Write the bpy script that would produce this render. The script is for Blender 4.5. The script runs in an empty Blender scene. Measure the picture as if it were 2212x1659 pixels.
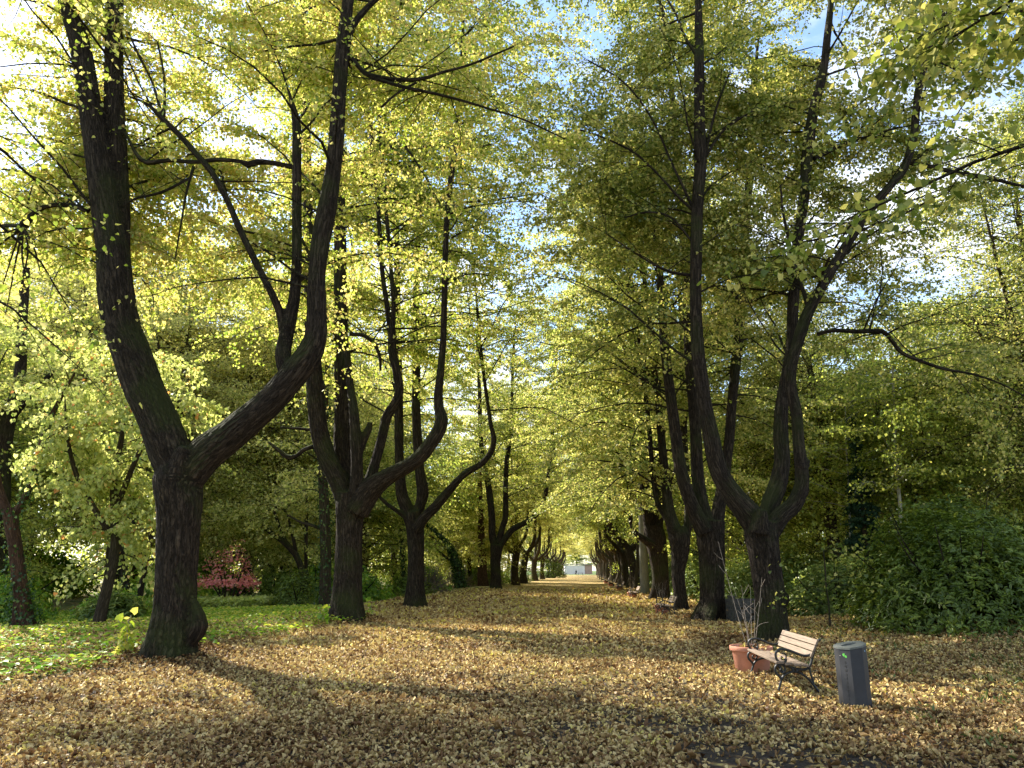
import bpy, math
import numpy as np
from mathutils import kdtree, Vector
from math import sin, cos, pi, radians, atan, sqrt, exp

rng = np.random.default_rng(11)
SC = bpy.context.scene
COL = SC.collection
# ---------------------------------------------------------------- camera model
F = 1600.; CX = 1106.; CY = 829.5; PITCH = atan(402/1600); CP, SP = cos(PITCH), sin(PITCH); EYE = 1.65
def ray(u, v):
    x = (u-CX)/F; y = (CY-v)/F
    return np.array([x, CP-y*SP, SP+y*CP])
def P(u, v, D):
    r = ray(u, v); t = D/r[1]
    return np.array([r[0]*t, D, EYE+r[2]*t])
def G(u, v, z=0.):
    r = ray(u, v); t = (z-EYE)/r[2]
    return np.array([r[0]*t, r[1]*t, z])
def pxr(w, u, v, D):
    return w*0.5/F*D/ray(u, v)[1]

# ---------------------------------------------------------------- smooth value noise for terrain and masks
def vnoise(x, y, s=1., seed=0):
    x = np.asarray(x, float)/s; y = np.asarray(y, float)/s
    a = np.zeros(np.broadcast(x, y).shape)
    r = np.random.default_rng(seed)
    for k in range(7):
        th = r.uniform(0, 2*pi); f = r.uniform(.6, 1.9); ph = r.uniform(0, 2*pi)
        a = a + np.sin((x*cos(th)+y*sin(th))*f*2.2+ph+1.3*np.sin((y*cos(th)-x*sin(th))*f*1.1+ph*2))
    return a/3.2
MOUNDS = []
def gz(x, y):
    x = np.asarray(x, float); y = np.asarray(y, float)
    c = x-(-1.7+.094*y)
    off = np.clip((np.abs(c)-5.)/4., 0, 1)
    z = vnoise(x, y, 3.1, 3)*.018+vnoise(x, y, 9., 4)*.06*off
    z = z+.8*np.clip((c-7.5)/9., 0, 1)**1.3*np.clip(1-(y-30)/20., 0, 1)
    z = z-.35*np.clip((-c-9)/12., 0, 1)
    for mx, my, h, r in MOUNDS:
        z = z+h*np.exp(-((x-mx)**2+(y-my)**2)/(r*r))
    return z

# ---------------------------------------------------------------- mesh builders
def link(o, parent=None):
    COL.objects.link(o)
    if parent is not None: o.parent = parent
    return o
def mesh(name, V, Fc, mat=None, parent=None, attrs=None, smooth=False, loc=None):
    """V (n,3), Fc either an (m,k) array or a list of index lists"""
    V = np.asarray(V, np.float32).reshape(-1, 3)
    me = bpy.data.meshes.new(name)
    if isinstance(Fc, np.ndarray):
        m, k = Fc.shape
        me.vertices.add(len(V)); me.vertices.foreach_set('co', V.ravel())
        me.loops.add(m*k); me.loops.foreach_set('vertex_index', Fc.astype(np.int32).ravel())
        me.polygons.add(m)
        me.polygons.foreach_set('loop_start', np.arange(0, m*k, k, dtype=np.int32))
        me.polygons.foreach_set('loop_total', np.full(m, k, np.int32))
        me.update(calc_edges=True)
    else:
        me.from_pydata(V.tolist(), [], [list(map(int, f)) for f in Fc]); me.update()
    if attrs:
        for an, (dom, typ, data) in attrs.items():
            at = me.attributes.new(an, typ, dom)
            at.data.foreach_set('vector' if typ == 'FLOAT_VECTOR' else 'value', np.asarray(data, np.float32).ravel())
    if smooth: me.shade_smooth()
    if mat is not None: me.materials.append(mat)
    o = bpy.data.objects.new(name, me)
    if loc is not None: o.location = loc
    return link(o, parent)
def root(name, loc, label, cat, group=None, rz=0.):
    o = bpy.data.objects.new(name, None); o.empty_display_size = .3
    o.location = loc; o.rotation_euler = (0, 0, rz)
    link(o); return tag(o, label, cat, group)
def tag(o, label=None, cat=None, group=None, kind=None):
    if label: o['label'] = label
    if cat: o['category'] = cat
    if group: o['group'] = group
    if kind: o['kind'] = kind
    return o
def dup(src, loc, rz=0., label=None, group=None, scale=1.):
    r = src.copy(); COL.objects.link(r); r.location = loc; r.rotation_euler = (0, 0, rz)
    r.scale = (scale,)*3 if not hasattr(scale, '__len__') else scale
    if label: r['label'] = label
    if group: r['group'] = group
    for ch in list(src.children):
        c = ch.copy(); COL.objects.link(c); c.parent = r
        for g in list(ch.children):
            d = g.copy(); COL.objects.link(d); d.parent = c
    return r

class MB:
    """collects shapes for one mesh object"""
    def __init__(s): s.V = []; s.F = []
    def add(s, V, Fc):
        n = len(s.V); s.V += [tuple(map(float, v)) for v in V]; s.F += [[i+n for i in f] for f in Fc]; return s
    def box(s, c, h, rz=0., R=None):
        out = []
        for k in range(8):
            q = np.array([h[0]*(1 if k & 1 else -1), h[1]*(1 if k & 2 else -1), h[2]*(1 if k & 4 else -1)])
            if R is not None: q = R@q
            if rz: q = np.array([q[0]*cos(rz)-q[1]*sin(rz), q[0]*sin(rz)+q[1]*cos(rz), q[2]])
            out.append(q+np.array(c))
        return s.add(out, [[0, 2, 3, 1], [4, 5, 7, 6], [0, 1, 5, 4], [2, 6, 7, 3], [0, 4, 6, 2], [1, 3, 7, 5]])
    def tube(s, pts, rad, n=8, flat=None):
        V, Fc, _ = tube(pts, rad, n)
        return s.add(V, Fc.tolist())
    def lathe(s, prof, c=(0, 0, 0), n=32):
        m = len(prof); V = []
        for k in range(n):
            a = 2*pi*k/n
            for r, z in prof: V.append((c[0]+r*cos(a), c[1]+r*sin(a), c[2]+z))
        Fc = []
        for k in range(n):
            for j in range(m-1):
                Fc.append([k*m+j, ((k+1) % n)*m+j, ((k+1) % n)*m+j+1, k*m+j+1])
        return s.add(V, Fc)
    def prism(s, poly, z0, z1):
        n = len(poly); zz = z1 if hasattr(z1, '__len__') else [z1]*n
        V = [(p[0], p[1], z0) for p in poly]+[(p[0], p[1], z) for p, z in zip(poly, zz)]
        return s.add(V, [list(range(n))[::-1], list(range(n, 2*n))]+[[i, (i+1) % n, n+(i+1) % n, n+i] for i in range(n)])
    def build(s, name, mat, parent=None, bevel=0., smooth=False, loc=None):
        o = mesh(name, s.V, s.F, mat, parent, smooth=smooth, loc=loc)
        if bevel:
            b = o.modifiers.new('bevel', 'BEVEL'); b.width = bevel; b.segments = 2; b.limit_method = 'ANGLE'
        return o

def catmull(pts, step):
    pts = np.asarray(pts, float)
    if len(pts) == 2: pts = np.vstack([pts[0], pts.mean(0), pts[1]])
    q = np.vstack([2*pts[0]-pts[1], pts, 2*pts[-1]-pts[-2]]); out = []
    for i in range(1, len(q)-2):
        n = max(1, int(np.linalg.norm(q[i+1][:3]-q[i][:3])/step+.5))
        for t in np.arange(n)/n:
            out.append(.5*((2*q[i])+(-q[i-1]+q[i+1])*t+(2*q[i-1]-5*q[i]+4*q[i+1]-q[i+2])*t*t+(-q[i-1]+3*q[i]-3*q[i+1]+q[i+2])*t**3))
    out.append(q[-2]); return np.array(out)

def tube(pts, rad, n=12, lump=0., seed=0, lobes=0.):
    """closed tube; returns verts, quad faces, bark coords"""
    pts = np.asarray(pts, float); m = len(pts); rad = np.broadcast_to(np.asarray(rad, float), (m,))
    T = np.gradient(pts, axis=0); T /= np.linalg.norm(T, axis=1)[:, None]+1e-9
    ref = np.array([1., 0, 0]) if abs(T[0][0]) < .9 else np.array([0, 1., 0])
    A = np.zeros_like(pts); a = ref-T[0]*ref.dot(T[0])
    for i in range(m):
        a = a-T[i]*a.dot(T[i]); a /= np.linalg.norm(a); A[i] = a
    B = np.cross(T, A); L = np.concatenate([[0], np.cumsum(np.linalg.norm(np.diff(pts, axis=0), axis=1))])
    th = np.arange(n)*2*pi/n; r = np.random.default_rng(seed)
    R = rad[:, None]*np.ones((1, n))
    if lump:
        q = np.zeros((m, n))
        for k in (1, 2, 3, 4, 5, 7):
            q += np.cos(k*th[None]+r.uniform(0, 6)+L[:, None]*r.uniform(-.5, .5))*r.uniform(.4, 1)/sqrt(k)
            q += np.cos(k*th[None]+r.uniform(0, 6))*np.sin(L[:, None]*r.uniform(1, 4)+r.uniform(0, 6))*r.uniform(.2, .8)/sqrt(k)
        R = R*(1+lump*q*.5)
    if np.any(lobes):
        lb = np.broadcast_to(np.asarray(lobes, float), (m,))
        R = R*(1+lb[:, None]*(np.cos(5*th+r.uniform(0, 6))*.5+np.cos(3*th+r.uniform(0, 6))*.5)[None])
    V = pts[:, None]+R[..., None]*(cos_(th)[None, :, None]*A[:, None]+sin_(th)[None, :, None]*B[:, None])
    bc = np.stack([np.broadcast_to(np.cos(th), (m, n))*rad[:, None], np.broadcast_to(np.sin(th), (m, n))*rad[:, None], np.broadcast_to(L[:, None], (m, n))+seed*3.7], -1)
    i = np.arange(m-1)[:, None]*n; j = np.arange(n)[None]; j2 = (j+1) % n
    Fc = np.stack([i+j, i+j2, i+n+j2, i+n+j], -1).reshape(-1, 4)
    V = np.vstack([V.reshape(-1, 3), pts[:1], pts[-1:]]); bc = np.vstack([bc.reshape(-1, 3), [[0, 0, L[0]]], [[0, 0, L[-1]]]])
    c0, c1 = m*n, m*n+1; e = (m-1)*n; jj = np.arange(0, n, 2)
    if n % 2 == 0:
        Fc = np.vstack([Fc, np.stack([np.full(n//2, c0), (jj+2) % n, (jj+1) % n, jj], -1), np.stack([np.full(n//2, c1), e+jj, e+(jj+1) % n, e+(jj+2) % n], -1)])
    return V, Fc, bc
cos_ = np.cos; sin_ = np.sin

def polys(O, D, L, K, droop, wob, r):
    """batch of curved polylines: (N,K,3)"""
    N = len(O); out = np.zeros((N, K, 3)); out[:, 0] = O; d = D.copy(); st = (L/(K-1))[:, None]
    for k in range(1, K):
        d = d+r.normal(0, wob, (N, 3)); d[:, 2] -= droop*(k/K if K > 3 else .6)
        d /= np.linalg.norm(d, axis=1)[:, None]; out[:, k] = out[:, k-1]+d*st
    return out
def batch_tubes(PL, R, S=4):
    """(N,K,3) polylines with radii (N,K) -> verts, faces, bark coords"""
    N, K, _ = PL.shape
    T = PL[:, -1]-PL[:, 0]; T /= np.linalg.norm(T, axis=1)[:, None]+1e-9
    A = np.cross(T, [0, .3, 1.]); A /= np.linalg.norm(A, axis=1)[:, None]+1e-9; B = np.cross(T, A)
    th = np.arange(S)*2*pi/S
    V = PL[:, :, None]+R[:, :, None, None]*(np.cos(th)[None, None, :, None]*A[:, None, None]+np.sin(th)[None, None, :, None]*B[:, None, None])
    base = (np.arange(N)*K*S)[:, None, None]; i = (np.arange(K-1)*S)[None, :, None]; j = np.arange(S)[None, None]; j2 = (j+1) % S
    Fc = np.stack([base+i+j, base+i+j2, base+i+S+j2, base+i+S+j], -1).reshape(-1, 4)
    V = V.reshape(-1, 3); bc = V*np.array([1, 1, .3])
    return V, Fc, bc
def at_poly(PL, idx, t):
    K = PL.shape[1]; x = np.clip(t, 0, .9999)*(K-1); k = x.astype(int); f = (x-k)[:, None]
    p = PL[idx, k]; q = PL[idx, k+1]; d = q-p
    return p+d*f, d/(np.linalg.norm(d, axis=1)[:, None]+1e-9)

HEART = np.array([[0, .05, 0], [.42, -.02, 1.], [.44, .48, 1.], [0, 1., 0], [-.44, .48, 1.], [-.42, -.02, 1.]])
KITE = np.array([[0, 0, 0], [.42, .38, 1.], [0, 1., 0], [-.42, .38, 1.]])
LANCE = np.array([[0, 0, 0], [.15, .3, .6], [.14, .7, .6], [0, 1., 0], [-.14, .7, .6], [-.15, .3, .6]])
def leaf_geo(p, d, nrm, size, fold=.12, curl=.1, shape=HEART):
    n = len(p); d = d/(np.linalg.norm(d, axis=1)[:, None]+1e-9)
    nrm = nrm-d*np.sum(nrm*d, 1)[:, None]; nrm /= np.linalg.norm(nrm, axis=1)[:, None]+1e-9
    s = np.cross(d, nrm); size = np.broadcast_to(size, (n,))
    fold = np.broadcast_to(fold, (n,)); curl = np.broadcast_to(curl, (n,))
    c = shape
    V = p[:, None]+size[:, None, None]*(c[None, :, 0, None]*s[:, None]+c[None, :, 1, None]*d[:, None]+
        (c[None, :, 2, None]*fold[:, None, None]-(c[None, :, 1, None]**2)*curl[:, None, None])*nrm[:, None])
    b = (np.arange(n)*len(c))[:, None]
    if len(c) == 6: Fc = np.concatenate([b+np.array([[0, 1, 2, 3]]), b+np.array([[0, 3, 4, 5]])], 1).reshape(-1, 4)
    else: Fc = b+np.array([[0, 1, 2, 3]])
    return V.reshape(-1, 3), Fc
def leaf_mesh(name, p, d, nrm, size, mat, parent, r, fold=.12, curl=.1, shape=HEART, rnd=None):
    V, Fc = leaf_geo(p, d, nrm, size, fold, curl, shape)
    k = 2 if len(shape) == 6 else 1
    if rnd is None: rnd = r.random(len(p))
    return mesh(name, V, Fc, mat, parent, attrs={'rnd': ('FACE', 'FLOAT', np.repeat(rnd, k))})
# ---------------------------------------------------------------- materials
def nodes(name):
    m = bpy.data.materials.new(name); m.use_nodes = True; nt = m.node_tree; nt.nodes.clear()
    out = nt.nodes.new('ShaderNodeOutputMaterial'); return m, nt, out
def N(nt, typ, ins=None, **kw):
    n = nt.nodes.new(typ)
    for k, v in kw.items(): setattr(n, k, v)
    for k, v in (ins or {}).items():
        s = n.inputs[k]
        if isinstance(v, bpy.types.NodeSocket): nt.links.new(v, s)
        else: s.default_value = v
    return n
def ramp(nt, fac, stops, interp='LINEAR'):
    n = nt.nodes.new('ShaderNodeValToRGB'); cr = n.color_ramp; cr.interpolation = interp
    while len(cr.elements) > 1: cr.elements.remove(cr.elements[-1])
    cr.elements[0].position = stops[0][0]; cr.elements[0].color = (*stops[0][1], 1)
    for p, c in stops[1:]:
        e = cr.elements.new(p); e.color = (*c, 1)
    nt.links.new(fac, n.inputs[0]); return n.outputs[0]
def math_(nt, op, a, b=0., c=0.):
    return N(nt, 'ShaderNodeMath', {0: a, 1: b, 2: c}, operation=op).outputs[0]
def leaf_mat(name, stops, trans=.5, patch=.25, pscale=.5, gloss=.025, tmul=(1.32, 1.27, 1.), objv=.1):
    m, nt, out = nodes(name)
    a = N(nt, 'ShaderNodeAttribute', attribute_name='rnd').outputs['Fac']
    co = N(nt, 'ShaderNodeNewGeometry').outputs['Position']
    ns = N(nt, 'ShaderNodeTexNoise', {'Vector': co, 'Scale': pscale, 'Detail': 2.}).outputs['Fac']
    f = math_(nt, 'ADD', a, math_(nt, 'MULTIPLY', math_(nt, 'SUBTRACT', ns, .5), patch*4))
    oi = N(nt, 'ShaderNodeObjectInfo').outputs['Random']
    f = math_(nt, 'ADD', f, math_(nt, 'MULTIPLY', math_(nt, 'SUBTRACT', oi, .5), objv*2))
    c = ramp(nt, f, stops)
    d = N(nt, 'ShaderNodeBsdfDiffuse', {'Color': c}).outputs[0]
    tc = N(nt, 'ShaderNodeMix', {'Factor': 1., 'A': c, 'B': (*tmul, 1)}, data_type='RGBA', blend_type='MULTIPLY')
    tc.inputs[6].default_value = (1, 1, 1, 1); nt.links.new(c, tc.inputs[6]); tc.inputs[7].default_value = (*tmul, 1)
    t = N(nt, 'ShaderNodeBsdfTranslucent', {'Color': tc.outputs[2]}).outputs[0]
    mx = N(nt, 'ShaderNodeMixShader', {0: trans, 1: d, 2: t}).outputs[0]
    g = N(nt, 'ShaderNodeBsdfGlossy', {'Color': (1, 1, 1, 1), 'Roughness': .42}).outputs[0]
    nt.links.new(N(nt, 'ShaderNodeMixShader', {0: gloss, 1: mx, 2: g}).outputs[0], out.inputs[0])
    return m
def bark_mat(name, dark, light, moss=(.05, .065, .015), mossamt=.5, furrow=1.):
    m, nt, out = nodes(name)
    a = N(nt, 'ShaderNodeAttribute', attribute_name='bark').outputs['Vector']
    mp = N(nt, 'ShaderNodeMapping', {'Vector': a, 'Scale': (13., 13., 1.5)}).outputs[0]
    n1 = N(nt, 'ShaderNodeTexNoise', {'Vector': mp, 'Scale': 1.3, 'Detail': 5., 'Roughness': .6, 'Distortion': .5}).outputs['Fac']
    r1 = math_(nt, 'ABSOLUTE', math_(nt, 'MULTIPLY', math_(nt, 'SUBTRACT', n1, .5), 4.))
    mp2 = N(nt, 'ShaderNodeMapping', {'Vector': a, 'Scale': (30., 30., 5.)}).outputs[0]
    n2 = N(nt, 'ShaderNodeTexNoise', {'Vector': mp2, 'Scale': 1.5, 'Detail': 6., 'Roughness': .7}).outputs['Fac']
    h = math_(nt, 'ADD', math_(nt, 'MULTIPLY', r1, .7), math_(nt, 'MULTIPLY', n2, .5))
    c = ramp(nt, h, [(.2, dark), (.5, tuple((x+y)/2 for x, y in zip(dark, light))), (.85, light)])
    geo = N(nt, 'ShaderNodeNewGeometry')
    big = N(nt, 'ShaderNodeTexNoise', {'Vector': geo.outputs['Position'], 'Scale': .9, 'Detail': 4.}).outputs['Fac']
    nz = N(nt, 'ShaderNodeSeparateXYZ', {0: geo.outputs['Normal']}).outputs['Z']
    mf = math_(nt, 'ADD', math_(nt, 'MULTIPLY', math_(nt, 'SUBTRACT', big, .5), 4.), math_(nt, 'MULTIPLY', nz, 1.3))
    mf = math_(nt, 'MULTIPLY', N(nt, 'ShaderNodeClamp', {0: mf}).outputs[0], mossamt)
    mx = N(nt, 'ShaderNodeMix', {'Factor': mf}, data_type='RGBA'); nt.links.new(c, mx.inputs[6]); mx.inputs[7].default_value = (*moss, 1)
    bp = N(nt, 'ShaderNodeBump', {'Strength': 1.*furrow, 'Distance': .11, 'Height': h}).outputs[0]
    b = N(nt, 'ShaderNodeBsdfPrincipled', {'Base Color': mx.outputs[2], 'Roughness': .92, 'Normal': bp, 'Specular IOR Level': .15})
    nt.links.new(b.outputs[0], out.inputs[0]); return m
def plain(name, col, rough=.6, metal=0., nscale=0., ndark=.7, bump=0., spec=.4, stretch=(1, 1, 1), coords='Object'):
    m, nt, out = nodes(name)
    b = N(nt, 'ShaderNodeBsdfPrincipled', {'Base Color': (*col, 1), 'Roughness': rough, 'Metallic': metal, 'Specular IOR Level': spec})
    if nscale:
        co = N(nt, 'ShaderNodeTexCoord').outputs[coords]
        mp = N(nt, 'ShaderNodeMapping', {'Vector': co, 'Scale': stretch}).outputs[0]
        n = N(nt, 'ShaderNodeTexNoise', {'Vector': mp, 'Scale': nscale, 'Detail': 6., 'Roughness': .65}).outputs['Fac']
        c = ramp(nt, n, [(.3, tuple(x*ndark for x in col)), (.7, tuple(min(1, x*(2-ndark)) for x in col))])
        nt.links.new(c, b.inputs['Base Color'])
        if bump: nt.links.new(N(nt, 'ShaderNodeBump', {'Strength': bump, 'Distance': .01, 'Height': n}).outputs[0], b.inputs['Normal'])
    nt.links.new(b.outputs[0], out.inputs[0]); return m

M = {}
M['yellow'] = leaf_mat('linden_leaf_yellow', [(0, (.16, .25, .03)), (.3, (.38, .45, .07)), (.6, (.58, .57, .17)), (.92, (.70, .64, .27)), (1, (.56, .42, .16))], .58, .16)
M['lime'] = leaf_mat('linden_leaf_lime', [(0, (.12, .19, .03)), (.35, (.28, .34, .08)), (.7, (.50, .51, .15)), (1, (.66, .60, .24))], .55, .2)
M['green'] = leaf_mat('linden_leaf_green', [(0, (.10, .15, .02)), (.4, (.25, .29, .06)), (.75, (.46, .45, .12)), (1, (.66, .58, .22))], .55, .2)
M['far_yellow'] = leaf_mat('far_leaf_yellow', [(0, (.22, .29, .05)), (.5, (.50, .51, .16)), (1, (.74, .68, .28))], .68, .12, .3)
M['far_lime'] = leaf_mat('far_leaf_lime', [(0, (.13, .2, .03)), (.5, (.36, .43, .09)), (1, (.64, .62, .17))], .66, .2, .3)
M['far_green'] = leaf_mat('far_leaf_green', [(0, (.12, .19, .03)), (.5, (.32, .4, .08)), (1, (.58, .59, .14))], .64, .2, .3)
M['maple'] = leaf_mat('maple_leaf', [(0, (.22, .30, .07)), (.5, (.50, .55, .18)), (.96, (.66, .66, .28)), (.99, (.70, .46, .2)), (1, (.66, .3, .1))], .6, .03)
M['red'] = leaf_mat('red_maple_leaf', [(0, (.5, .12, .13)), (.55, (.74, .28, .27)), (.85, (.78, .42, .32)), (1, (.4, .42, .12))], .45, .1)
M['orange'] = leaf_mat('orange_leaf', [(0, (.45, .12, .02)), (1, (.75, .3, .05))], .5, .1)
M['rhodo'] = leaf_mat('rhododendron_leaf', [(0, (.05, .085, .01)), (.5, (.12, .18, .02)), (.9, (.26, .31, .04)), (1, (.4, .34, .08))], .25, .12, .5, .03)
M['shrub'] = leaf_mat('shrub_leaf', [(0, (.06, .11, .025)), (.6, (.18, .25, .05)), (1, (.38, .4, .1))], .35, .15)
M['cover'] = leaf_mat('ground_cover_leaf', [(0, (.08, .18, .02)), (.5, (.2, .36, .03)), (.8, (.45, .52, .06)), (1, (.7, .62, .16))], .5, .25, .6)
M['ivy'] = leaf_mat('ivy_leaf', [(0, (.015, .045, .012)), (.7, (.04, .09, .02)), (1, (.15, .22, .04))], .25, .1)
M['conifer'] = leaf_mat('conifer_needle', [(0, (.01, .035, .02)), (1, (.04, .09, .045))], .1, .1)
M['brush'] = leaf_mat('dry_shrub_leaf', [(0, (.10, .07, .05)), (.7, (.22, .16, .11)), (1, (.3, .27, .1))], .3, .1)
M['litter'] = leaf_mat('fallen_leaf', [(0, (.045, .022, .012)), (.2, (.15, .075, .032)), (.42, (.28, .17, .075)), (.64, (.48, .345, .15)), (.84, (.64, .50, .24)), (.94, (.72, .59, .18)), (1, (.62, .56, .12))], .2, .08, .7, .012, (1, 1, .8), 0.)
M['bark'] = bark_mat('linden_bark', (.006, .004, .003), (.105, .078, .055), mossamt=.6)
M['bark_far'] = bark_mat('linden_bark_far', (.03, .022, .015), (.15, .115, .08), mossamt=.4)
M['bark_grey'] = bark_mat('smooth_grey_bark', (.13, .125, .10), (.22, .21, .17), mossamt=.3, furrow=.15)
M['bark_red'] = bark_mat('reddish_bark', (.04, .02, .014), (.2, .115, .075), mossamt=.1)
M['birch'] = bark_mat('birch_bark', (.25, .24, .2), (.6, .58, .52), mossamt=.05, furrow=.2)
M['iron'] = plain('black_cast_iron', (.012, .013, .013), .5, 0., 30., .6, .1, .5)
M['slat'] = plain('weathered_bench_wood', (.2, .15, .11), .75, 0., 6., .62, .5, .3, (1, .35, 12))
M['terra'] = plain('terracotta', (.50, .21, .13), .8, 0., 5., .8, .1)
M['soil'] = plain('dark_soil', (.05, .035, .02), .95, 0., 20., .5, .6)
M['bin'] = plain('anthracite_powder_coat', (.042, .043, .048), .5, .0, 4., .8, .05, .25)
M['bin_lid'] = plain('bin_lid_grey', (.13, .14, .13), .5, .2, 9., .75, .05)
M['dark'] = plain('painted_hole_shade', (.004, .004, .004), .9)  # near-black colour standing in for the shade inside the bin mouth
M['logo'] = plain('leaf_green_paint', (.16, .62, .10), .5)
M['ink'] = plain('black_lettering', (.03, .03, .03), .6)
M['plastic'] = plain('grey_recycled_plastic', (.06, .058, .052), .6, 0., 8., .7, .1)
M['twig'] = plain('pale_dry_twig', (.3, .25, .2), .8, 0., 12., .6)
M['wallp'] = plain('pale_render', (.8, .7, .64), .8, 0., 1., .9)
M['brickp'] = plain('brown_pink_render', (.42, .26, .20), .85, 0., 2., .8)
M['roofm'] = plain('dark_roof_felt', (.2, .2, .21), .7, 0., 2., .8)
M['glassd'] = plain('window_glass', (.05, .06, .07), .15, 0., 0.)
M['coat'] = plain('dark_coat_cloth', (.02, .022, .03), .9)
M['trouser'] = plain('dark_trouser_cloth', (.03, .03, .04), .9)
M['skin'] = plain('skin', (.5, .3, .22), .6)
M['hair'] = plain('dark_hair', (.03, .02, .015), .7)
M['petal'] = plain('pink_petal', (.75, .05, .25), .5)
M['pane_pale'] = plain('pale_curtained_pane', (.75, .66, .62), .4)
M['stick_b'] = plain('pale_blue_sticker', (.3, .5, .7), .5)
M['verge'] = leaf_mat('verge_grass_blade', [(0, (.06, .10, .02)), (1, (.2, .24, .06))], .3, .1)
M['asph'] = plain('grey_path_gravel', (.38, .38, .40), .9, 0., 8., .85, .3)
def ground_mat():
    m, nt, out = nodes('leaf_strewn_ground')
    co = N(nt, 'ShaderNodeNewGeometry').outputs['Position']
    wob = N(nt, 'ShaderNodeTexNoise', {'Vector': co, 'Scale': 9., 'Detail': 2.}).outputs['Color']
    cw = N(nt, 'ShaderNodeMix', {'Factor': .06}, data_type='RGBA', blend_type='ADD'); nt.links.new(co, cw.inputs[6]); nt.links.new(wob, cw.inputs[7])
    vo = N(nt, 'ShaderNodeTexVoronoi', {'Vector': cw.outputs[2], 'Scale': 15.})
    rc = N(nt, 'ShaderNodeSeparateColor', {0: vo.outputs['Color']}).outputs[0]
    big = N(nt, 'ShaderNodeTexNoise', {'Vector': co, 'Scale': .8, 'Detail': 3.}).outputs['Fac']
    f = math_(nt, 'ADD', rc, math_(nt, 'MULTIPLY', math_(nt, 'SUBTRACT', big, .5), .5))
    leafc = ramp(nt, f, [(0, (.06, .035, .02)), (.25, (.17, .09, .04)), (.5, (.36, .24, .10)), (.75, (.55, .41, .16)), (1, (.68, .54, .17))])
    soil = ramp(nt, N(nt, 'ShaderNodeTexNoise', {'Vector': co, 'Scale': 40., 'Detail': 4.}).outputs['Fac'], [(.3, (.018, .014, .011)), (.7, (.06, .048, .038))])
    # nearer than ~16 m the loose leaves are real, so the sheet below shows trodden soil and crumbs
    yy = N(nt, 'ShaderNodeSeparateXYZ', {0: co}).outputs['Y']
    near = N(nt, 'ShaderNodeMapRange', {0: yy, 1: 12., 2: 34., 3: .55, 4: .0}).outputs[0]
    pat = N(nt, 'ShaderNodeTexNoise', {'Vector': co, 'Scale': 3.5, 'Detail': 4.}).outputs['Fac']
    sf = N(nt, 'ShaderNodeMapRange', {0: math_(nt, 'ADD', near, math_(nt, 'SUBTRACT', pat, .5)), 1: .3, 2: .5}).outputs[0]
    mx = N(nt, 'ShaderNodeMix', {'Factor': sf}, data_type='RGBA'); nt.links.new(leafc, mx.inputs[6]); nt.links.new(soil, mx.inputs[7])
    # outside the avenue: moss and grass show between leaves
    xx = N(nt, 'ShaderNodeSeparateXYZ', {0: co}).outputs['X']
    cc = math_(nt, 'SUBTRACT', xx, math_(nt, 'MULTIPLY_ADD', yy, .094, -1.7))
    gl = N(nt, 'ShaderNodeMapRange', {0: cc, 1: -5.2, 2: -8.}).outputs[0]
    gr = N(nt, 'ShaderNodeMapRange', {0: cc, 1: 6.5, 2: 11., 3: 0., 4: .5}).outputs[0]
    far = N(nt, 'ShaderNodeMapRange', {0: yy, 1: 262., 2: 275.}).outputs[0]
    gn = N(nt, 'ShaderNodeTexNoise', {'Vector': co, 'Scale': 1.6, 'Detail': 5.}).outputs['Fac']
    gm = math_(nt, 'MULTIPLY', math_(nt, 'MAXIMUM', math_(nt, 'ADD', gl, gr), 0.), N(nt, 'ShaderNodeMapRange', {0: gn, 1: .42, 2: .55}).outputs[0])
    gm = N(nt, 'ShaderNodeClamp', {0: math_(nt, 'MAXIMUM', gm, far)}).outputs[0]
    gc = ramp(nt, N(nt, 'ShaderNodeTexNoise', {'Vector': co, 'Scale': 12., 'Detail': 5.}).outputs['Fac'], [(.3, (.035, .06, .015)), (.7, (.12, .18, .035))])
    mg = N(nt, 'ShaderNodeMix', {'Factor': gm}, data_type='RGBA'); nt.links.new(mx.outputs[2], mg.inputs[6]); nt.links.new(gc, mg.inputs[7])
    h = math_(nt, 'ADD', rc, vo.outputs['Distance'])
    bp = N(nt, 'ShaderNodeBump', {'Strength': .7, 'Distance': .03, 'Height': h}).outputs[0]
    b = N(nt, 'ShaderNodeBsdfPrincipled', {'Base Color': mg.outputs[2], 'Roughness': .9, 'Normal': bp, 'Specular IOR Level': .2})
    nt.links.new(b.outputs[0], out.inputs[0]); return m
M['ground'] = ground_mat()
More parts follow.
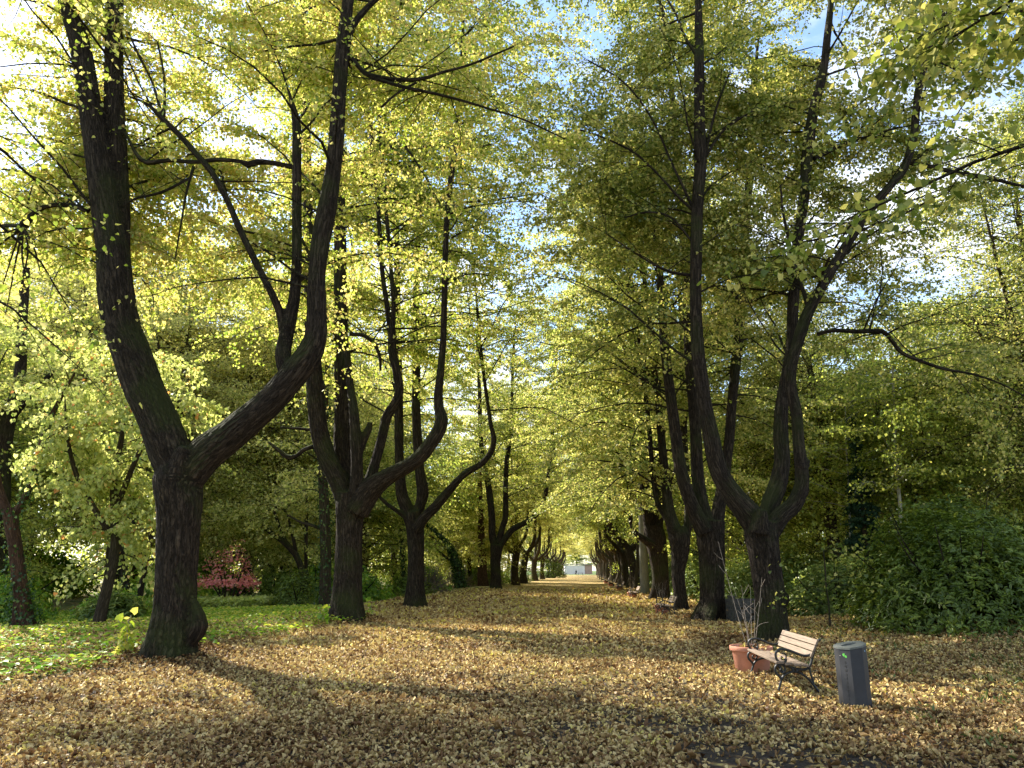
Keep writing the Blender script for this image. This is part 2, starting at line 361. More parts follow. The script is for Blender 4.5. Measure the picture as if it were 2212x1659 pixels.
# ---------------------------------------------------------------- tree growing
def grow(polyls, sp, r):
    """side branches, twigs and leaves from limb polylines [(pts(k,3), radii(k))]. Returns bark arrays and leaf arrays"""
    O = []; R0 = []; H0 = []
    for pts, rad in polyls:
        seg = np.linalg.norm(np.diff(pts, axis=0), axis=1); L = np.concatenate([[0], np.cumsum(seg)])
        n = r.poisson(L[-1]*sp['dens'])
        s = r.uniform(0, L[-1], n)
        for k, a in enumerate(s):
            i = min(np.searchsorted(L, a), len(pts)-1); i = max(i, 1); f = (a-L[i-1])/(seg[i-1]+1e-9)
            O.append(pts[i-1]*(1-f)+pts[i]*f); R0.append(rad[i-1]*(1-f)+rad[i]*f)
        # a spray of leaders at the tip
        for k in range(sp.get('tip', 4)): O.append(pts[-1]); R0.append(rad[-1])
    O = np.array(O); R0 = np.array(R0)
    z = O[:, 2]; keep = (z > sp['zmin'])
    if 'ztop' in sp: keep &= (r.random(len(z)) < np.clip(1.3-(z-sp['ztop'])/6., .12, 1))
    O = O[keep]; R0 = R0[keep]; n = len(O)
    ax = np.array(sp['axis']); out = O[:, :2]-ax; out /= np.linalg.norm(out, axis=1)[:, None]+.3
    az = r.uniform(0, 2*pi, n); h = np.stack([np.cos(az), np.sin(az)], 1)+out*sp.get('outb', .6)
    if 'bias' in sp: h = h+np.array(sp['bias'])[None]
    h /= np.linalg.norm(h, axis=1)[:, None]+1e-9
    rej = sp.get('rej', 0.)
    if rej:
        k = ~((h[:, 1] < sp.get('rejy', -.25)) & (r.random(n) < rej)); O = O[k]; R0 = R0[k]; h = h[k]; n = len(O)
    if 'rejx' in sp:
        k = ~((h[:, 0] > .15) & (r.random(n) < sp['rejx'])); O = O[k]; R0 = R0[k]; h = h[k]; n = len(O)
    el = r.uniform(sp['el'][0], sp['el'][1], n)
    D = np.stack([h[:, 0]*np.cos(el), h[:, 1]*np.cos(el), np.sin(el)], 1)
    L = r.uniform(sp['L'][0], sp['L'][1], n)
    if 'prof' in sp: L = L*sp['prof'](O[:, 2])
    K = 7
    PL = polys(O, D, L, K, sp.get('droop', .16), .11, r)
    rad0 = np.minimum(R0*.4, .007+.0068*L)
    RR = rad0[:, None]*np.linspace(1, .22, K)[None]
    M1 = sp['nsub']; idx = np.repeat(np.arange(n), M1)
    t = np.tile(np.linspace(.16, 1., M1), n)+r.uniform(-.05, .05, n*M1); t = np.clip(t, .1, 1)
    p, d = at_poly(PL, idx, t)
    side = np.tile(np.where(np.arange(M1) % 2, 1., -1.), n)*r.uniform(.5, 1.25, n*M1)
    side[M1-1::M1] *= .1
    c, s = np.cos(side), np.sin(side)
    d2 = np.stack([d[:, 0]*c-d[:, 1]*s, d[:, 0]*s+d[:, 1]*c, d[:, 2]*.6+r.normal(0, .18, len(d))], 1)
    d2 /= np.linalg.norm(d2, axis=1)[:, None]
    L2 = L[idx]*r.uniform(.16, .42, len(idx))*(1.15-.5*t)*sp.get('lsub', 1.)
    P2 = polys(p, d2, L2, 4, sp.get('droop', .16)*1.6, .12, r)
    R2 = (rad0[idx]*.3*(1.1-.6*t)+.0015)[:, None]*np.linspace(1, .3, 4)[None]
    R2 = np.maximum(R2, sp.get('rmin', .003))
    Vs = []; 
    a = batch_tubes(PL, RR, 5); b = batch_tubes(P2, R2, 3)
    nl = sp['nl']; li = np.repeat(np.arange(len(P2)), nl); tt = r.uniform(.05, 1.02, len(li))
    # thinned patches so that the sky shows
    den = vnoise(p[:, 0]+p[:, 2]*.7, p[:, 1]-p[:, 2]*.5, sp.get('patch', 1.6), 21)
    cut = sp.get('gap', .0)
    keep = r.random(len(li)) < np.clip(1.0+.75*den[li]-cut, .04, 1)
    li = li[keep]; tt = tt[keep]
    q, dd = at_poly(P2, li, tt)
    sc = sp.get('scat', .16)
    q = q+r.normal(0, 1, q.shape)*np.array([sc, sc, sc*.42])
    dd = dd*.5+r.normal(0, .6, dd.shape); dd[:, 2] -= sp.get('hang', .35)
    nn = r.normal(0, sp.get('tilt', .55), dd.shape); nn[:, 2] += 1.
    sz = r.uniform(.7, 1.2, len(q))*sp['leaf']
    if 'front' in sp:
        k = (q[:, 1] > sp['front'][0]) | (r.random(len(q)) < sp['front'][1]) | (q[:, 2] > sp['front'][2]); q, dd, nn, sz = q[k], dd[k], nn[k], sz[k]
    if 'zlow' in sp:
        k = q[:, 2] > sp['zlow']; q, dd, nn, sz = q[k], dd[k], nn[k], sz[k]
    return (a, b), (q, dd, nn, sz)
def cat_arr(parts):
    V = []; Fs = []; B = []; n = 0
    for v, f, b in parts:
        V.append(v); Fs.append(f+n); B.append(b); n += len(v)
    return np.vstack(V), np.vstack(Fs), np.vstack(B)
def remeshed(parts, voxel, it=4):
    """fuses overlapping tubes into one skin and carries the bark coordinates over"""
    V, Fc, B = cat_arr(parts)
    me = bpy.data.meshes.new('tmp'); me.from_pydata(V.tolist(), [], Fc.tolist()); me.update()
    o = bpy.data.objects.new('tmp', me); COL.objects.link(o)
    m = o.modifiers.new('r', 'REMESH'); m.mode = 'VOXEL'; m.voxel_size = voxel; m.adaptivity = 0
    s = o.modifiers.new('s', 'SMOOTH'); s.iterations = it; s.factor = .5
    dg = bpy.context.evaluated_depsgraph_get(); ev = o.evaluated_get(dg); m2 = bpy.data.meshes.new_from_object(ev)
    nv = len(m2.vertices); V2 = np.empty(nv*3, np.float32); m2.vertices.foreach_get('co', V2); V2 = V2.reshape(-1, 3)
    nq = len(m2.polygons); li = np.empty(len(m2.loops), np.int32); m2.loops.foreach_get('vertex_index', li)
    tot = np.empty(nq, np.int32); m2.polygons.foreach_get('loop_total', tot)
    assert (tot == 4).all(); Fq = li.reshape(-1, 4)
    kd = kdtree.KDTree(len(V))
    for i, v in enumerate(V): kd.insert(v, i)
    kd.balance()
    B2 = np.empty((nv, 3))
    for i, v in enumerate(V2):
        nb = kd.find_n(v, 5); ww = np.array([1/(q[2]**2+1e-5) for q in nb])
        bb = B[[q[1] for q in nb]]; k = np.linalg.norm(bb-bb[0], axis=1) < .6; ww = ww*k
        B2[i] = (bb*ww[:, None]).sum(0)/ww.sum()
    NV = np.empty(nv*3, np.float32); m2.vertex_normals.foreach_get('vector', NV); NV = NV.reshape(-1, 3)
    rad = np.hypot(B2[:, 0], B2[:, 1]); th = np.arctan2(B2[:, 1], B2[:, 0]); Lz = B2[:, 2]
    k = np.maximum(3, np.round(2*pi*np.round(rad/.06)*.06/.12))
    h = np.abs(np.sin(k*th*.5+1.1*np.sin(Lz*2.1+th*2)+.8*np.sin(Lz*5.3-th*3)+.5*np.sin(Lz*11.+th)))**.7-.6
    h = h*(.75+.5*np.sin(Lz*3.1+th*4))+.25*np.sin(Lz*17+th*k)*np.sin(Lz*6.3-th*5)
    V2 = V2+NV*(h*np.clip(rad*.075, .003, .024))[:, None]
    bpy.data.objects.remove(o); bpy.data.meshes.remove(me); bpy.data.meshes.remove(m2)
    return V2, Fq, B2
def limb_world(pts, D, ext=0., r=None):
    a = []
    for q in pts:
        d = D+(q[3] if len(q) > 3 else 0.)
        a.append([*P(q[0], q[1], d), pxr(q[2], q[0], q[1], d)])
    a = catmull(a, .14)
    if ext:
        d = a[-1, :3]-a[-6, :3]; d /= np.linalg.norm(d); k = int(ext/.3); rr = a[-1, 3]; p = a[-1, :3].copy(); e = []
        for i in range(k):
            d = d+r.normal(0, .07, 3)+np.array([0, 0, .03]); d /= np.linalg.norm(d); p = p+d*.3; e.append([*p, max(.008, rr*(1-(i+1)/k*.85))])
        a = np.vstack([a, e])
    return a
GROUP_L = 'lindens of the left avenue row'; GROUP_R = 'lindens of the right avenue row'
def traced_tree(name, D, base, limbs, label, cat, group, sp, leafm, barkm, voxel=None, seed=1, roots=.25, thin=(), twigs=()):
    r = np.random.default_rng(seed)
    loc = np.array([base[0], base[1], 0.])
    thick = []; pol = []
    for i, L in enumerate(limbs):
        ext = 0.
        if isinstance(L, tuple) and isinstance(L[0], (int, float)): ext, L = L
        a = limb_world(L, D, ext, r)
        n = 22 if a[:, 3].max() > .2 else 12
        lob = 0.
        if i == 0:
            lob = roots*np.exp(-np.clip(a[:, 2], 0, 9)/.5)+.02
        thick.append(tube(a[:, :3]-loc, a[:, 3]*.88, n, .08, seed*17+i, lob))
        if i > 0 or len(limbs) <= 4 and (D > 24 or D == 17.2): pol.append((a[:, :3], a[:, 3]))
    fine = []
    for i, L in enumerate(thin):
        a = limb_world(L, D); fine.append(tube(a[:, :3]-loc, a[:, 3], 8, .08, seed*31+i)); pol.append((a[:, :3], a[:, 3]))
    for i, L in enumerate(twigs):
        a = limb_world(L, D); fine.append(tube(a[:, :3]-loc, a[:, 3], 6, .0, seed*37+i))
    if voxel: thick = [remeshed(thick, voxel)]
    sp = dict(sp); sp.setdefault('axis', base[:2])
    (a, b), (q, dd, nn, sz) = grow(pol, sp, r)
    parts = thick+fine+[(a[0]-loc, a[1], a[2]), (b[0]-loc, b[1], b[2])]
    V, Fc, B = cat_arr(parts)
    rt = root(name, loc, label, cat, group)
    mesh('trunk', V, Fc, barkm, rt, attrs={'bark': ('POINT', 'FLOAT_VECTOR', B)}, smooth=True)
    leaf_mesh('crown', q-loc, dd, nn, sz, leafm, rt, r, .12, .12, sp.get('shape', HEART))
    print(name, label[:30], 'leaves', len(q), 'bark', len(V))
    return rt

# ------------------------------------------------- generic trees, built once at the origin and copied
def make_tree(name, stems, label, cat, group, sp, leafm, barkm, seed, shape=KITE, loc=(0, 0, 0), sides=10, lump=.1, roots=.3, barkt=True):
    """stems: [(points, radii)]; the first is the trunk"""
    r = np.random.default_rng(seed); tb = []; pol = []
    for i, (p, rad) in enumerate(stems):
        a = catmull(np.column_stack([p, rad]), .35)
        tb.append(tube(a[:, :3], a[:, 3], sides, lump, seed*13+i, (roots*np.exp(-np.clip(a[:, 2], 0, 9)/.7) if i == 0 else 0.)))
        pol.append((a[:, :3], a[:, 3]))
    sp = dict(sp); sp.setdefault('axis', (0., 0.)); sp.setdefault('rmin', .008)
    (a, b), (q, dd, nn, sz) = grow(pol, sp, r)
    V, Fc, B = cat_arr(tb+[a, b])
    rt = root(name, loc, label, cat, group)
    mesh('trunk', V, Fc, barkm, rt, attrs={'bark': ('POINT', 'FLOAT_VECTOR', B)}, smooth=True)
    leaf_mesh('crown', q, dd, nn, sz, leafm, rt, r, .1, .1, shape)
    print(name, 'leaves', len(q), 'bark', len(V))
    return rt
def linden_stems(seed, h=24., fork=4.2, n=4, tr=.45, spread=2.4):
    r = np.random.default_rng(seed); w = r.normal(0, .12, (3, 2))
    st = [([[0, 0, -.3], [0, 0, .15], [w[0][0], w[0][1], 1.5], [w[1][0], w[1][1], fork-.6], [w[1][0], w[1][1], fork+.1]], [tr*1.5, tr*1.3, tr, tr*1.05, tr*.9])]
    a0 = r.uniform(0, 6)
    for i in range(n):
        a = a0+2*pi*i/n+r.uniform(-.4, .4); c = np.array([cos(a), sin(a)]); f0 = fork-r.uniform(.1, .7)
        s = spread*r.uniform(.5, 1.15); hh = h*r.uniform(.8, 1.); rr = tr*r.uniform(.4, .62); lean = r.normal(0, .9, 2)
        pts = [[w[1][0], w[1][1], f0], [*(w[1]+c*s*.45), f0+.55+r.uniform(0, .5)], [*(w[1]+c*s*.9), f0+1.9], [*(w[1]+c*s), f0+3.6],
               [*(w[1]+c*s+lean*.3), f0+(hh-f0)*.45], [*(w[1]+c*s*1.2+lean*.7), f0+(hh-f0)*.75], [*(w[1]+c*s*1.3+lean), hh]]
        st.append((pts, [rr*1.15, rr*1.1, rr, rr*.85, rr*.6, rr*.35, .02]))
    return st
def park_stems(seed, h=16., tr=.25, lean=0., wig=.6):
    r = np.random.default_rng(seed); w = r.normal(0, wig, (4, 2)); l = np.array([cos(seed), sin(seed)])*lean
    st = [([[0, 0, -.3], [0, 0, .2], [*(w[0]*.3+l*.2), h*.25], [*(w[1]*.6+l*.5), h*.5], [*(w[2]*.8+l*.8), h*.75], [*(w[3]+l), h*.97]], [tr*1.4, tr*1.15, tr*.9, tr*.65, tr*.35, .02])]
    for i in range(4):
        a = r.uniform(0, 2*pi); z0 = h*r.uniform(.2, .45); s = h*r.uniform(.12, .22)
        b = np.array([cos(a), sin(a)])
        st.append(([[0, 0, z0], [*(b*s*.4), z0+s*.5], [*(b*s*.85), z0+s*1.3], [*(b*s*1.15), z0+s*2.1]], [tr*.4, tr*.3, tr*.18, .015]))
    return st
# ---------------------------------------------------------------- the traced avenue trees
LS = dict(dens=2.9, zmin=5.0, L=(2.2, 5.4), el=(.05, .95), droop=.2, nsub=10, nl=46, leaf=.088, outb=.5, tip=5, scat=.12)
for (u, v, h, rr) in [(370, 1425, .16, 1.3), (755, 1345, .14, 1.3), (897, 1313, .12, 1.2), (1660, 1390, .10, 1.2), (1540, 1338, .10, 1.3), (1471, 1318, .08, 1.), (1425, 1293, .08, 1.2)]:
    g = G(u, v); MOUNDS.append((g[0], g[1]+.3, h, rr))
L1B = G(370, 1428)
L1 = [
 [(367, 1450, 150), (367, 1418, 130), (372, 1380, 116), (379, 1310, 100), (381, 1240, 92), (385, 1150, 99), (387, 1085, 108), (384, 1035, 112), (386, 1008, 92)],
 (3., [(386, 1035, 84), (360, 960, 92), (338, 900, 88), (312, 840, 86), (286, 770, 84), (262, 700, 80), (250, 620, 78), (244, 550, 72), (234, 480, 66), (221, 400, 60), (206, 300, 53), (191, 200, 50), (173, 100, 46), (146, 0, 42), (118, -110, 34), (92, -230, 24)]),
 (3., [(258, 600, 50, .15), (257, 520, 50, .2), (257, 440, 48, .3), (252, 340, 46, .3), (248, 240, 44, .3), (247, 120, 42, .3), (248, 0, 38, .3), (252, -130, 32), (258, -260, 22)]),
 (2.5, [(396, 1045, 84), (440, 985, 88), (490, 945, 80), (530, 912, 76), (585, 865, 70), (632, 812, 68), (664, 772, 66), (682, 730, 56), (685, 680, 50), (684, 640, 48), (685, 590, 42), (692, 520, 47), (706, 450, 46), (718, 380, 40), (727, 300, 37), (733, 200, 34), (741, 100, 34), (750, 20, 28), (758, -60, 26), (762, -170, 18)]),
 (1.5, [(628, 830, 40, .1), (612, 775, 40, .1), (616, 735, 36, .2), (626, 690, 34, .25), (636, 640, 28, .3), (641, 560, 25, .3), (641, 450, 24, .3), (641, 340, 24, .3), (640, 265, 22, .3), (624, 200, 8, .4), (600, 130, 6, .4), (560, 50, 5, .4), (510, -30, 4, .4)]),
 [(618, 740, 30, .2), (606, 680, 22, .2), (590, 640, 19, .1), (552, 565, 18), (516, 490, 17), (490, 430, 16), (458, 373, 16), (420, 328, 15), (388, 292, 15), (352, 258, 14), (318, 225, 9), (278, 208, 7)],
 [(400, 1388, 44), (414, 1374, 52, -.05), (426, 1352, 54, -.1), (425, 1330, 40, -.1), (414, 1300, 26, -.05), (404, 1275, 14)],
 [(386, 1030, 60, -.2), (392, 985, 40, -.3), (398, 965, 26, -.35)],
 [(744, 110, 26), (760, 60, 18), (790, 20, 15), (830, -20, 13), (880, -80, 8)],
]
L1thin = [
 [(352, 258, 9), (356, 210, 6), (352, 150, 5), (340, 90, 4)],
 [(352, 258, 8), (330, 180, 5), (300, 120, 5), (278, 70, 4)],
 [(636, 362, 12, .3), (590, 352, 11, .2), (556, 350, 14, .1), (536, 356, 15), (520, 349, 9), (470, 345, 9), (420, 350, 9), (365, 346, 9), (318, 351, 11), (295, 333, 8), (272, 288, 5)],
 [(418, 360, 7), (402, 420, 5), (390, 490, 4), (378, 560, 3)],
 [(410, 385, 6), (350, 415, 6), (290, 430, 5), (270, 445, 3)],
 [(190, 455, 14), (165, 446, 12), (130, 442, 11), (95, 447, 10), (68, 466, 13), (50, 488, 20)],
 [(742, 112, 13), (762, 128, 11), (780, 150, 10), (800, 163, 11), (860, 172, 9), (910, 170, 8), (960, 155, 6), (1020, 138, 5), (1110, 100, 4)],
 [(800, 165, 9), (860, 185, 8), (930, 200, 7), (1000, 218, 6), (1060, 236, 5), (1130, 258, 4), (1220, 300, 3)],
 [(823, 232, 5), (860, 200, 5), (900, 178, 5)],
]
L1twig = [[(50, 488, 5), (a, b, 4), (c, d, 2)] for a, b, c, d in [(30, 540, 5, 620), (10, 520, -40, 560), (60, 545, 40, 640), (75, 540, 86, 585), (20, 500, -30, 505), (35, 560, 12, 680), (60, 440, 70, 400), (48, 560, 60, 610)]]
traced_tree('linden_tree', L1B[1], L1B, L1, 'nearest linden on the left, dark thick trunk forking in a Y', 'linden tree', GROUP_L,
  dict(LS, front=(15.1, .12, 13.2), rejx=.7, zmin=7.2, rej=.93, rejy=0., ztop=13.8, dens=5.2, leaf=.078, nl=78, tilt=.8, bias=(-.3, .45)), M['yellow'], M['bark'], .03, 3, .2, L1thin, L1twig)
L2B = G(755, 1347)
L2 = [
 [(753, 1362, 104), (753, 1340, 90), (752, 1290, 76), (753, 1235, 68), (755, 1150, 64), (757, 1100, 72), (760, 1065, 78)],
 (4., [(756, 1110, 50), (739, 1058, 48), (722, 1020, 46), (706, 985, 45), (691, 935, 43), (684, 880, 42), (680, 820, 40), (676, 750, 34), (671, 650, 30), (668, 550, 26), (665, 450, 25), (663, 350, 23), (661, 250, 21), (658, 120, 17), (654, 0, 14)]),
 (4., [(757, 1090, 50, .4), (745, 1020, 46, .5), (741, 960, 44, .6), (742, 895, 43, .6), (739, 800, 38, .6), (736, 720, 36, .6), (735, 600, 32, .6), (734, 480, 29, .6), (731, 330, 24, .6), (729, 180, 20, .6), (728, 40, 15, .6)]),
 [(768, 1070, 36, -.3), (771, 1010, 30, -.4), (768, 950, 28, -.4), (764, 890, 24, -.3), (756, 830, 20), (750, 760, 16)],
 [(772, 985, 22, -.3), (785, 950, 22, -.3), (797, 925, 17, -.3), (800, 912, 12, -.3)],
 [(775, 1080, 40, .3), (797, 1040, 30, .3), (810, 1000, 25, .4), (823, 955, 24, .5), (836, 900, 25, .6), (850, 878, 24, .6), (862, 850, 23, .6), (858, 810, 22, .6), (848, 760, 22, .6), (847, 710, 20, .6)],
 (3., [(847, 720, 14, .6), (850, 660, 12, .6), (846, 600, 11, .6), (838, 500, 10, .6), (830, 400, 10, .6), (822, 300, 10, .6), (817, 200, 9, .6), (815, 100, 8, .6), (828, 0, 6, .6)]),
 (3., [(843, 720, 13, .8), (836, 660, 13, .8), (827, 600, 12, .8), (821, 520, 12, .8), (815, 430, 11, .8), (807, 330, 11, .8), (797, 250, 10, .8), (789, 150, 9, .8), (779, 50, 8, .8)]),
 (3., [(770, 1105, 60, -.2), (800, 1058, 54, -.4), (828, 1035, 44, -.6), (858, 1018, 38, -.8), (885, 1003, 36, -1.), (908, 985, 35, -1.1), (930, 957, 34, -1.2), (948, 928, 34, -1.2), (953, 905, 32, -1.2), (948, 880, 25, -1.2), (947, 850, 22, -1.2), (952, 800, 19, -1.2), (957, 740, 17, -1.2), (960, 650, 16, -1.2), (962, 560, 15, -1.2), (967, 450, 15, -1.2), (976, 370, 15, -1.2), (985, 300, 14, -1.2), (992, 220, 12, -1.2), (996, 150, 10, -1.2), (1001, 50, 8, -1.2)]),
]
L2thin = [
 [(676, 965, 10), (655, 972, 9), (640, 985, 9), (620, 987, 10), (605, 975, 8), (580, 955, 5)],
 [(682, 930, 7), (650, 926, 6), (605, 923, 5)],
 [(755, 722, 9, .5), (785, 725, 9, .5), (808, 742, 8, .5), (820, 770, 7, .5), (822, 800, 5, .5)],
 [(833, 318, 5, .6), (875, 320, 5), (905, 360, 4), (935, 410, 3), (955, 450, 3)],
 [(860, 318, 5), (930, 315, 4), (1000, 322, 4), (1060, 312, 3)],
 [(985, 300, 5, -1.2), (1010, 305, 4, -1.2), (1015, 330, 3, -1.2)],
 [(975, 515, 5, -1.2), (1010, 495, 4, -1.2), (1050, 482, 3, -1.2)],
 [(818, 160, 5, .6), (840, 100, 4, .6), (862, 30, 4, .6), (870, -20, 3, .6)],
]
traced_tree('linden_tree', L2B[1], L2B, L2, 'second linden of the left row, many-limbed, its left flank caught by sunlight', 'linden tree', GROUP_L,
  dict(LS, front=(25.5, .08, 20.), zmin=9., rej=.9, rejy=0., ztop=22, dens=3.8, leaf=.095, nl=72, tilt=.7, L=(2.4, 6.2), bias=(.1, .1)), M['yellow'], M['bark'], .036, 4, .3, L2thin)
L3B = G(897, 1314)
L3 = [
 [(897, 1325, 70), (897, 1310, 60), (897, 1280, 48), (898, 1239, 42), (898, 1180, 41), (895, 1130, 46), (893, 1105, 46)],
 (4., [(889, 1130, 32), (878, 1095, 32), (868, 1065, 29), (863, 1005, 23), (862, 930, 22), (861, 850, 21), (860, 760, 19), (858, 640, 16), (856, 480, 14), (853, 320, 11)]),
 (4., [(897, 1125, 28), (908, 1090, 26), (913, 1062, 30), (907, 1020, 25), (902, 958, 24), (899, 890, 22), (899, 800, 20), (898, 700, 18), (901, 560, 15), (906, 400, 12), (910, 260, 9)]),
 (3., [(900, 1145, 26, -.4), (917, 1118, 26, -.6), (940, 1095, 25, -.8), (965, 1066, 22, -1.), (993, 1034, 18, -1.2), (1015, 1016, 17, -1.3), (1040, 1002, 16, -1.4), (1060, 978, 15, -1.5), (1067, 950, 14, -1.5), (1060, 915, 11, -1.5), (1055, 880, 10, -1.5), (1044, 800, 9, -1.5), (1034, 700, 8, -1.5), (1022, 560, 6, -1.5)]),
 [(880, 1120, 14, -.2), (861, 1106, 12, -.3), (838, 1090, 10, -.4), (820, 1073, 9, -.4), (802, 1050, 7, -.4), (780, 1030, 4, -.4)],
]
traced_tree('linden_tree', L3B[1], L3B, L3, 'third linden of the left row, a long low arm bending over the path', 'linden tree', GROUP_L,
  dict(LS, front=(35., .3, 26.), zmin=8.5, dens=3.3, leaf=.11, nl=66, rej=.5, ztop=26, rmin=.006, L=(3., 7.5), bias=(.3, 0.)), M['yellow'], M['bark'], .055, 5, .25)
L4D = 69.
L4 = [
 [(1070, 1275, 36), (1070, 1265, 29), (1070, 1240, 25), (1070, 1210, 26), (1073, 1176, 32)],
 (4., [(1068, 1180, 18), (1063, 1155, 18), (1062, 1114, 17), (1055, 1051, 16), (1045, 1005, 13), (1038, 942, 11), (1036, 850, 9), (1030, 740, 6)]),
 (4., [(1076, 1175, 16), (1085, 1140, 15), (1092, 1114, 15), (1092, 1051, 13), (1095, 989, 12), (1103, 942, 10), (1106, 850, 8), (1110, 740, 6)]),
 (4., [(1078, 1182, 18), (1092, 1162, 16), (1108, 1143, 16), (1136, 1128, 13), (1164, 1105, 12), (1178, 1070, 11), (1184, 1030, 9), (1192, 958, 8), (1195, 900, 8), (1200, 800, 6), (1206, 720, 5)]),
]
b4 = P(1070, 1270, L4D)
traced_tree('linden_tree', L4D, b4, L4, 'fourth linden of the left row, slimmer, with one mossy sweeping arm', 'linden tree', GROUP_L,
  dict(LS, zmin=8., dens=4., leaf=.15, nl=48, nsub=9, rmin=.01, shape=KITE, L=(3., 7.5), bias=(.3, -.2)), M['yellow'], M['bark'], None, 6, .2)
# right row
R1B = G(1664, 1392)
R1 = [
 [(1665, 1412, 92), (1665, 1390, 80), (1664, 1340, 74), (1662, 1288, 72), (1655, 1240, 70), (1648, 1190, 72), (1643, 1155, 78), (1645, 1125, 78)],
 (4., [(1650, 1160, 60), (1618, 1112, 62), (1592, 1080, 54), (1568, 1045, 48), (1549, 1004, 44), (1536, 942, 40), (1524, 880, 36), (1516, 820, 34), (1508, 760, 32), (1504, 680, 29), (1503, 600, 28), (1505, 500, 28), (1508, 420, 28), (1513, 350, 29), (1511, 280, 27), (1510, 200, 25), (1510, 100, 23), (1508, 0, 16), (1507, -100, 10)]),
 (4., [(1655, 1130, 44, .4), (1664, 1090, 44, .6), (1680, 1050, 43, .8), (1690, 1000, 38, .9), (1687, 942, 36, .9), (1689, 880, 32, .9), (1700, 810, 28, .9), (1710, 740, 26, .9), (1714, 650, 27, .9), (1722, 540, 25, .9), (1737, 420, 25, .9), (1745, 320, 27, .9), (1757, 240, 24, .9), (1777, 160, 20, .9), (1787, 80, 18, .9), (1795, 0, 14, .9), (1800, -80, 9, .9)]),
 (3., [(1665, 1145, 50), (1690, 1112, 42), (1715, 1090, 40), (1730, 1055, 34), (1732, 1020, 32), (1726, 960, 28), (1720, 890, 27), (1710, 843, 26), (1710, 796, 26), (1722, 745, 28), (1744, 680, 28), (1781, 610, 26), (1822, 540, 24), (1855, 490, 21), (1888, 445, 19), (1925, 400, 18), (1953, 365, 18), (1972, 305, 18), (1978, 250, 18), (1985, 190, 17), (2006, 110, 14), (2032, 50, 10), (2050, -30, 7)]),
 [(1725, 1075, 26), (1738, 1062, 24), (1745, 1054, 14)], [(1730, 1010, 26), (1741, 1002, 22), (1746, 992, 12)],
 [(1680, 1300, 50), (1692, 1290, 34), (1699, 1282, 20)], [(1640, 1150, 50, -.3), (1643, 1120, 36, -.4), (1646, 1100, 22, -.45)],
]
R1thin = [
 [(1746, 668, 10), (1736, 630, 9), (1716, 575, 8), (1702, 510, 7), (1691, 455, 6), (1686, 400, 4)],
 [(1765, 722, 9, -.2), (1800, 714, 9, -.3), (1850, 716, 10, -.4), (1906, 716, 11, -.5), (1926, 735, 9, -.5), (1948, 762, 9, -.5), (1990, 780, 8, -.6), (2040, 797, 7, -.6), (2100, 808, 5, -.6), (2160, 828, 4, -.6), (2212, 855, 3, -.6)],
 [(1960, 352, 9), (2010, 360, 9), (2060, 372, 9), (2140, 386, 8), (2200, 400, 6), (2260, 410, 4)],
 [(1758, 343, 11, .9), (1790, 327, 10, .9), (1820, 312, 9, .9), (1860, 298, 7, .8), (1910, 294, 5, .8)],
 [(1522, 345, 8), (1535, 280, 6), (1552, 220, 5), (1575, 160, 4)],
 [(1524, 340, 7), (1555, 290, 6), (1590, 262, 5), (1625, 240, 4)],
 [(1498, 455, 8), (1465, 425, 6), (1420, 375, 5), (1370, 330, 5), (1310, 300, 4), (1250, 280, 3)],
 [(1495, 445, 7), (1450, 350, 5), (1410, 260, 5), (1350, 180, 4), (1270, 130, 3)],
 [(1494, 595, 8), (1450, 588, 7), (1410, 570, 5), (1370, 545, 4), (1310, 505, 3)],
 [(1494, 520, 6), (1450, 470, 5), (1400, 458, 5), (1350, 470, 3)],
 [(1512, 130, 8), (1480, 80, 6), (1460, 30, 5), (1430, -20, 4)],
]
traced_tree('linden_tree', R1B[1], R1B, R1, 'nearest linden on the right, U-forked trunk rising behind the closest bench', 'linden tree', GROUP_R,
  dict(LS, front=(18.2, .16, 15.), zmin=6.4, dens=3.6, leaf=.082, nl=80, rej=.8, bias=(0., .1), tilt=.45), M['green'], M['bark'], .03, 7, .25, R1thin)
R2B = G(1535, 1342)
R2 = [
 [(1530, 1356, 96), (1530, 1338, 78), (1536, 1310, 64), (1538, 1285, 59), (1537, 1215, 60), (1535, 1160, 66), (1534, 1125, 72)],
 (4., [(1522, 1150, 44, -.3), (1500, 1105, 36, -.4), (1483, 1060, 32, -.5), (1470, 1010, 30, -.6), (1461, 950, 28, -.6), (1452, 880, 26, -.6), (1443, 810, 24, -.6), (1435, 740, 22, -.6), (1430, 660, 20, -.6), (1424, 580, 18, -.6), (1414, 480, 15, -.6), (1402, 360, 12, -.6)]),
 (4., [(1528, 1140, 44), (1514, 1085, 36), (1507, 1020, 30), (1503, 940, 28), (1497, 860, 27), (1490, 780, 26), (1484, 650, 22), (1479, 550, 20), (1470, 450, 18), (1462, 350, 17), (1455, 250, 15), (1445, 130, 13), (1436, 40, 10)]),
 (4., [(1545, 1140, 36, .4), (1556, 1080, 30, .6), (1568, 1010, 26, .7), (1576, 940, 25, .7), (1582, 860, 24, .7), (1590, 780, 26, .7), (1598, 690, 26, .7), (1601, 600, 25, .7), (1608, 520, 22, .7), (1616, 420, 18, .7), (1624, 330, 17, .7), (1628, 250, 14, .7), (1634, 140, 9, .7)]),
]
R2thin = [[(1612, 656, 9, .7), (1640, 646, 8, .7), (1670, 638, 7, .7), (1705, 636, 5, .7)], [(1630, 300, 7, .7), (1648, 288, 6, .7), (1665, 270, 3, .7)]]
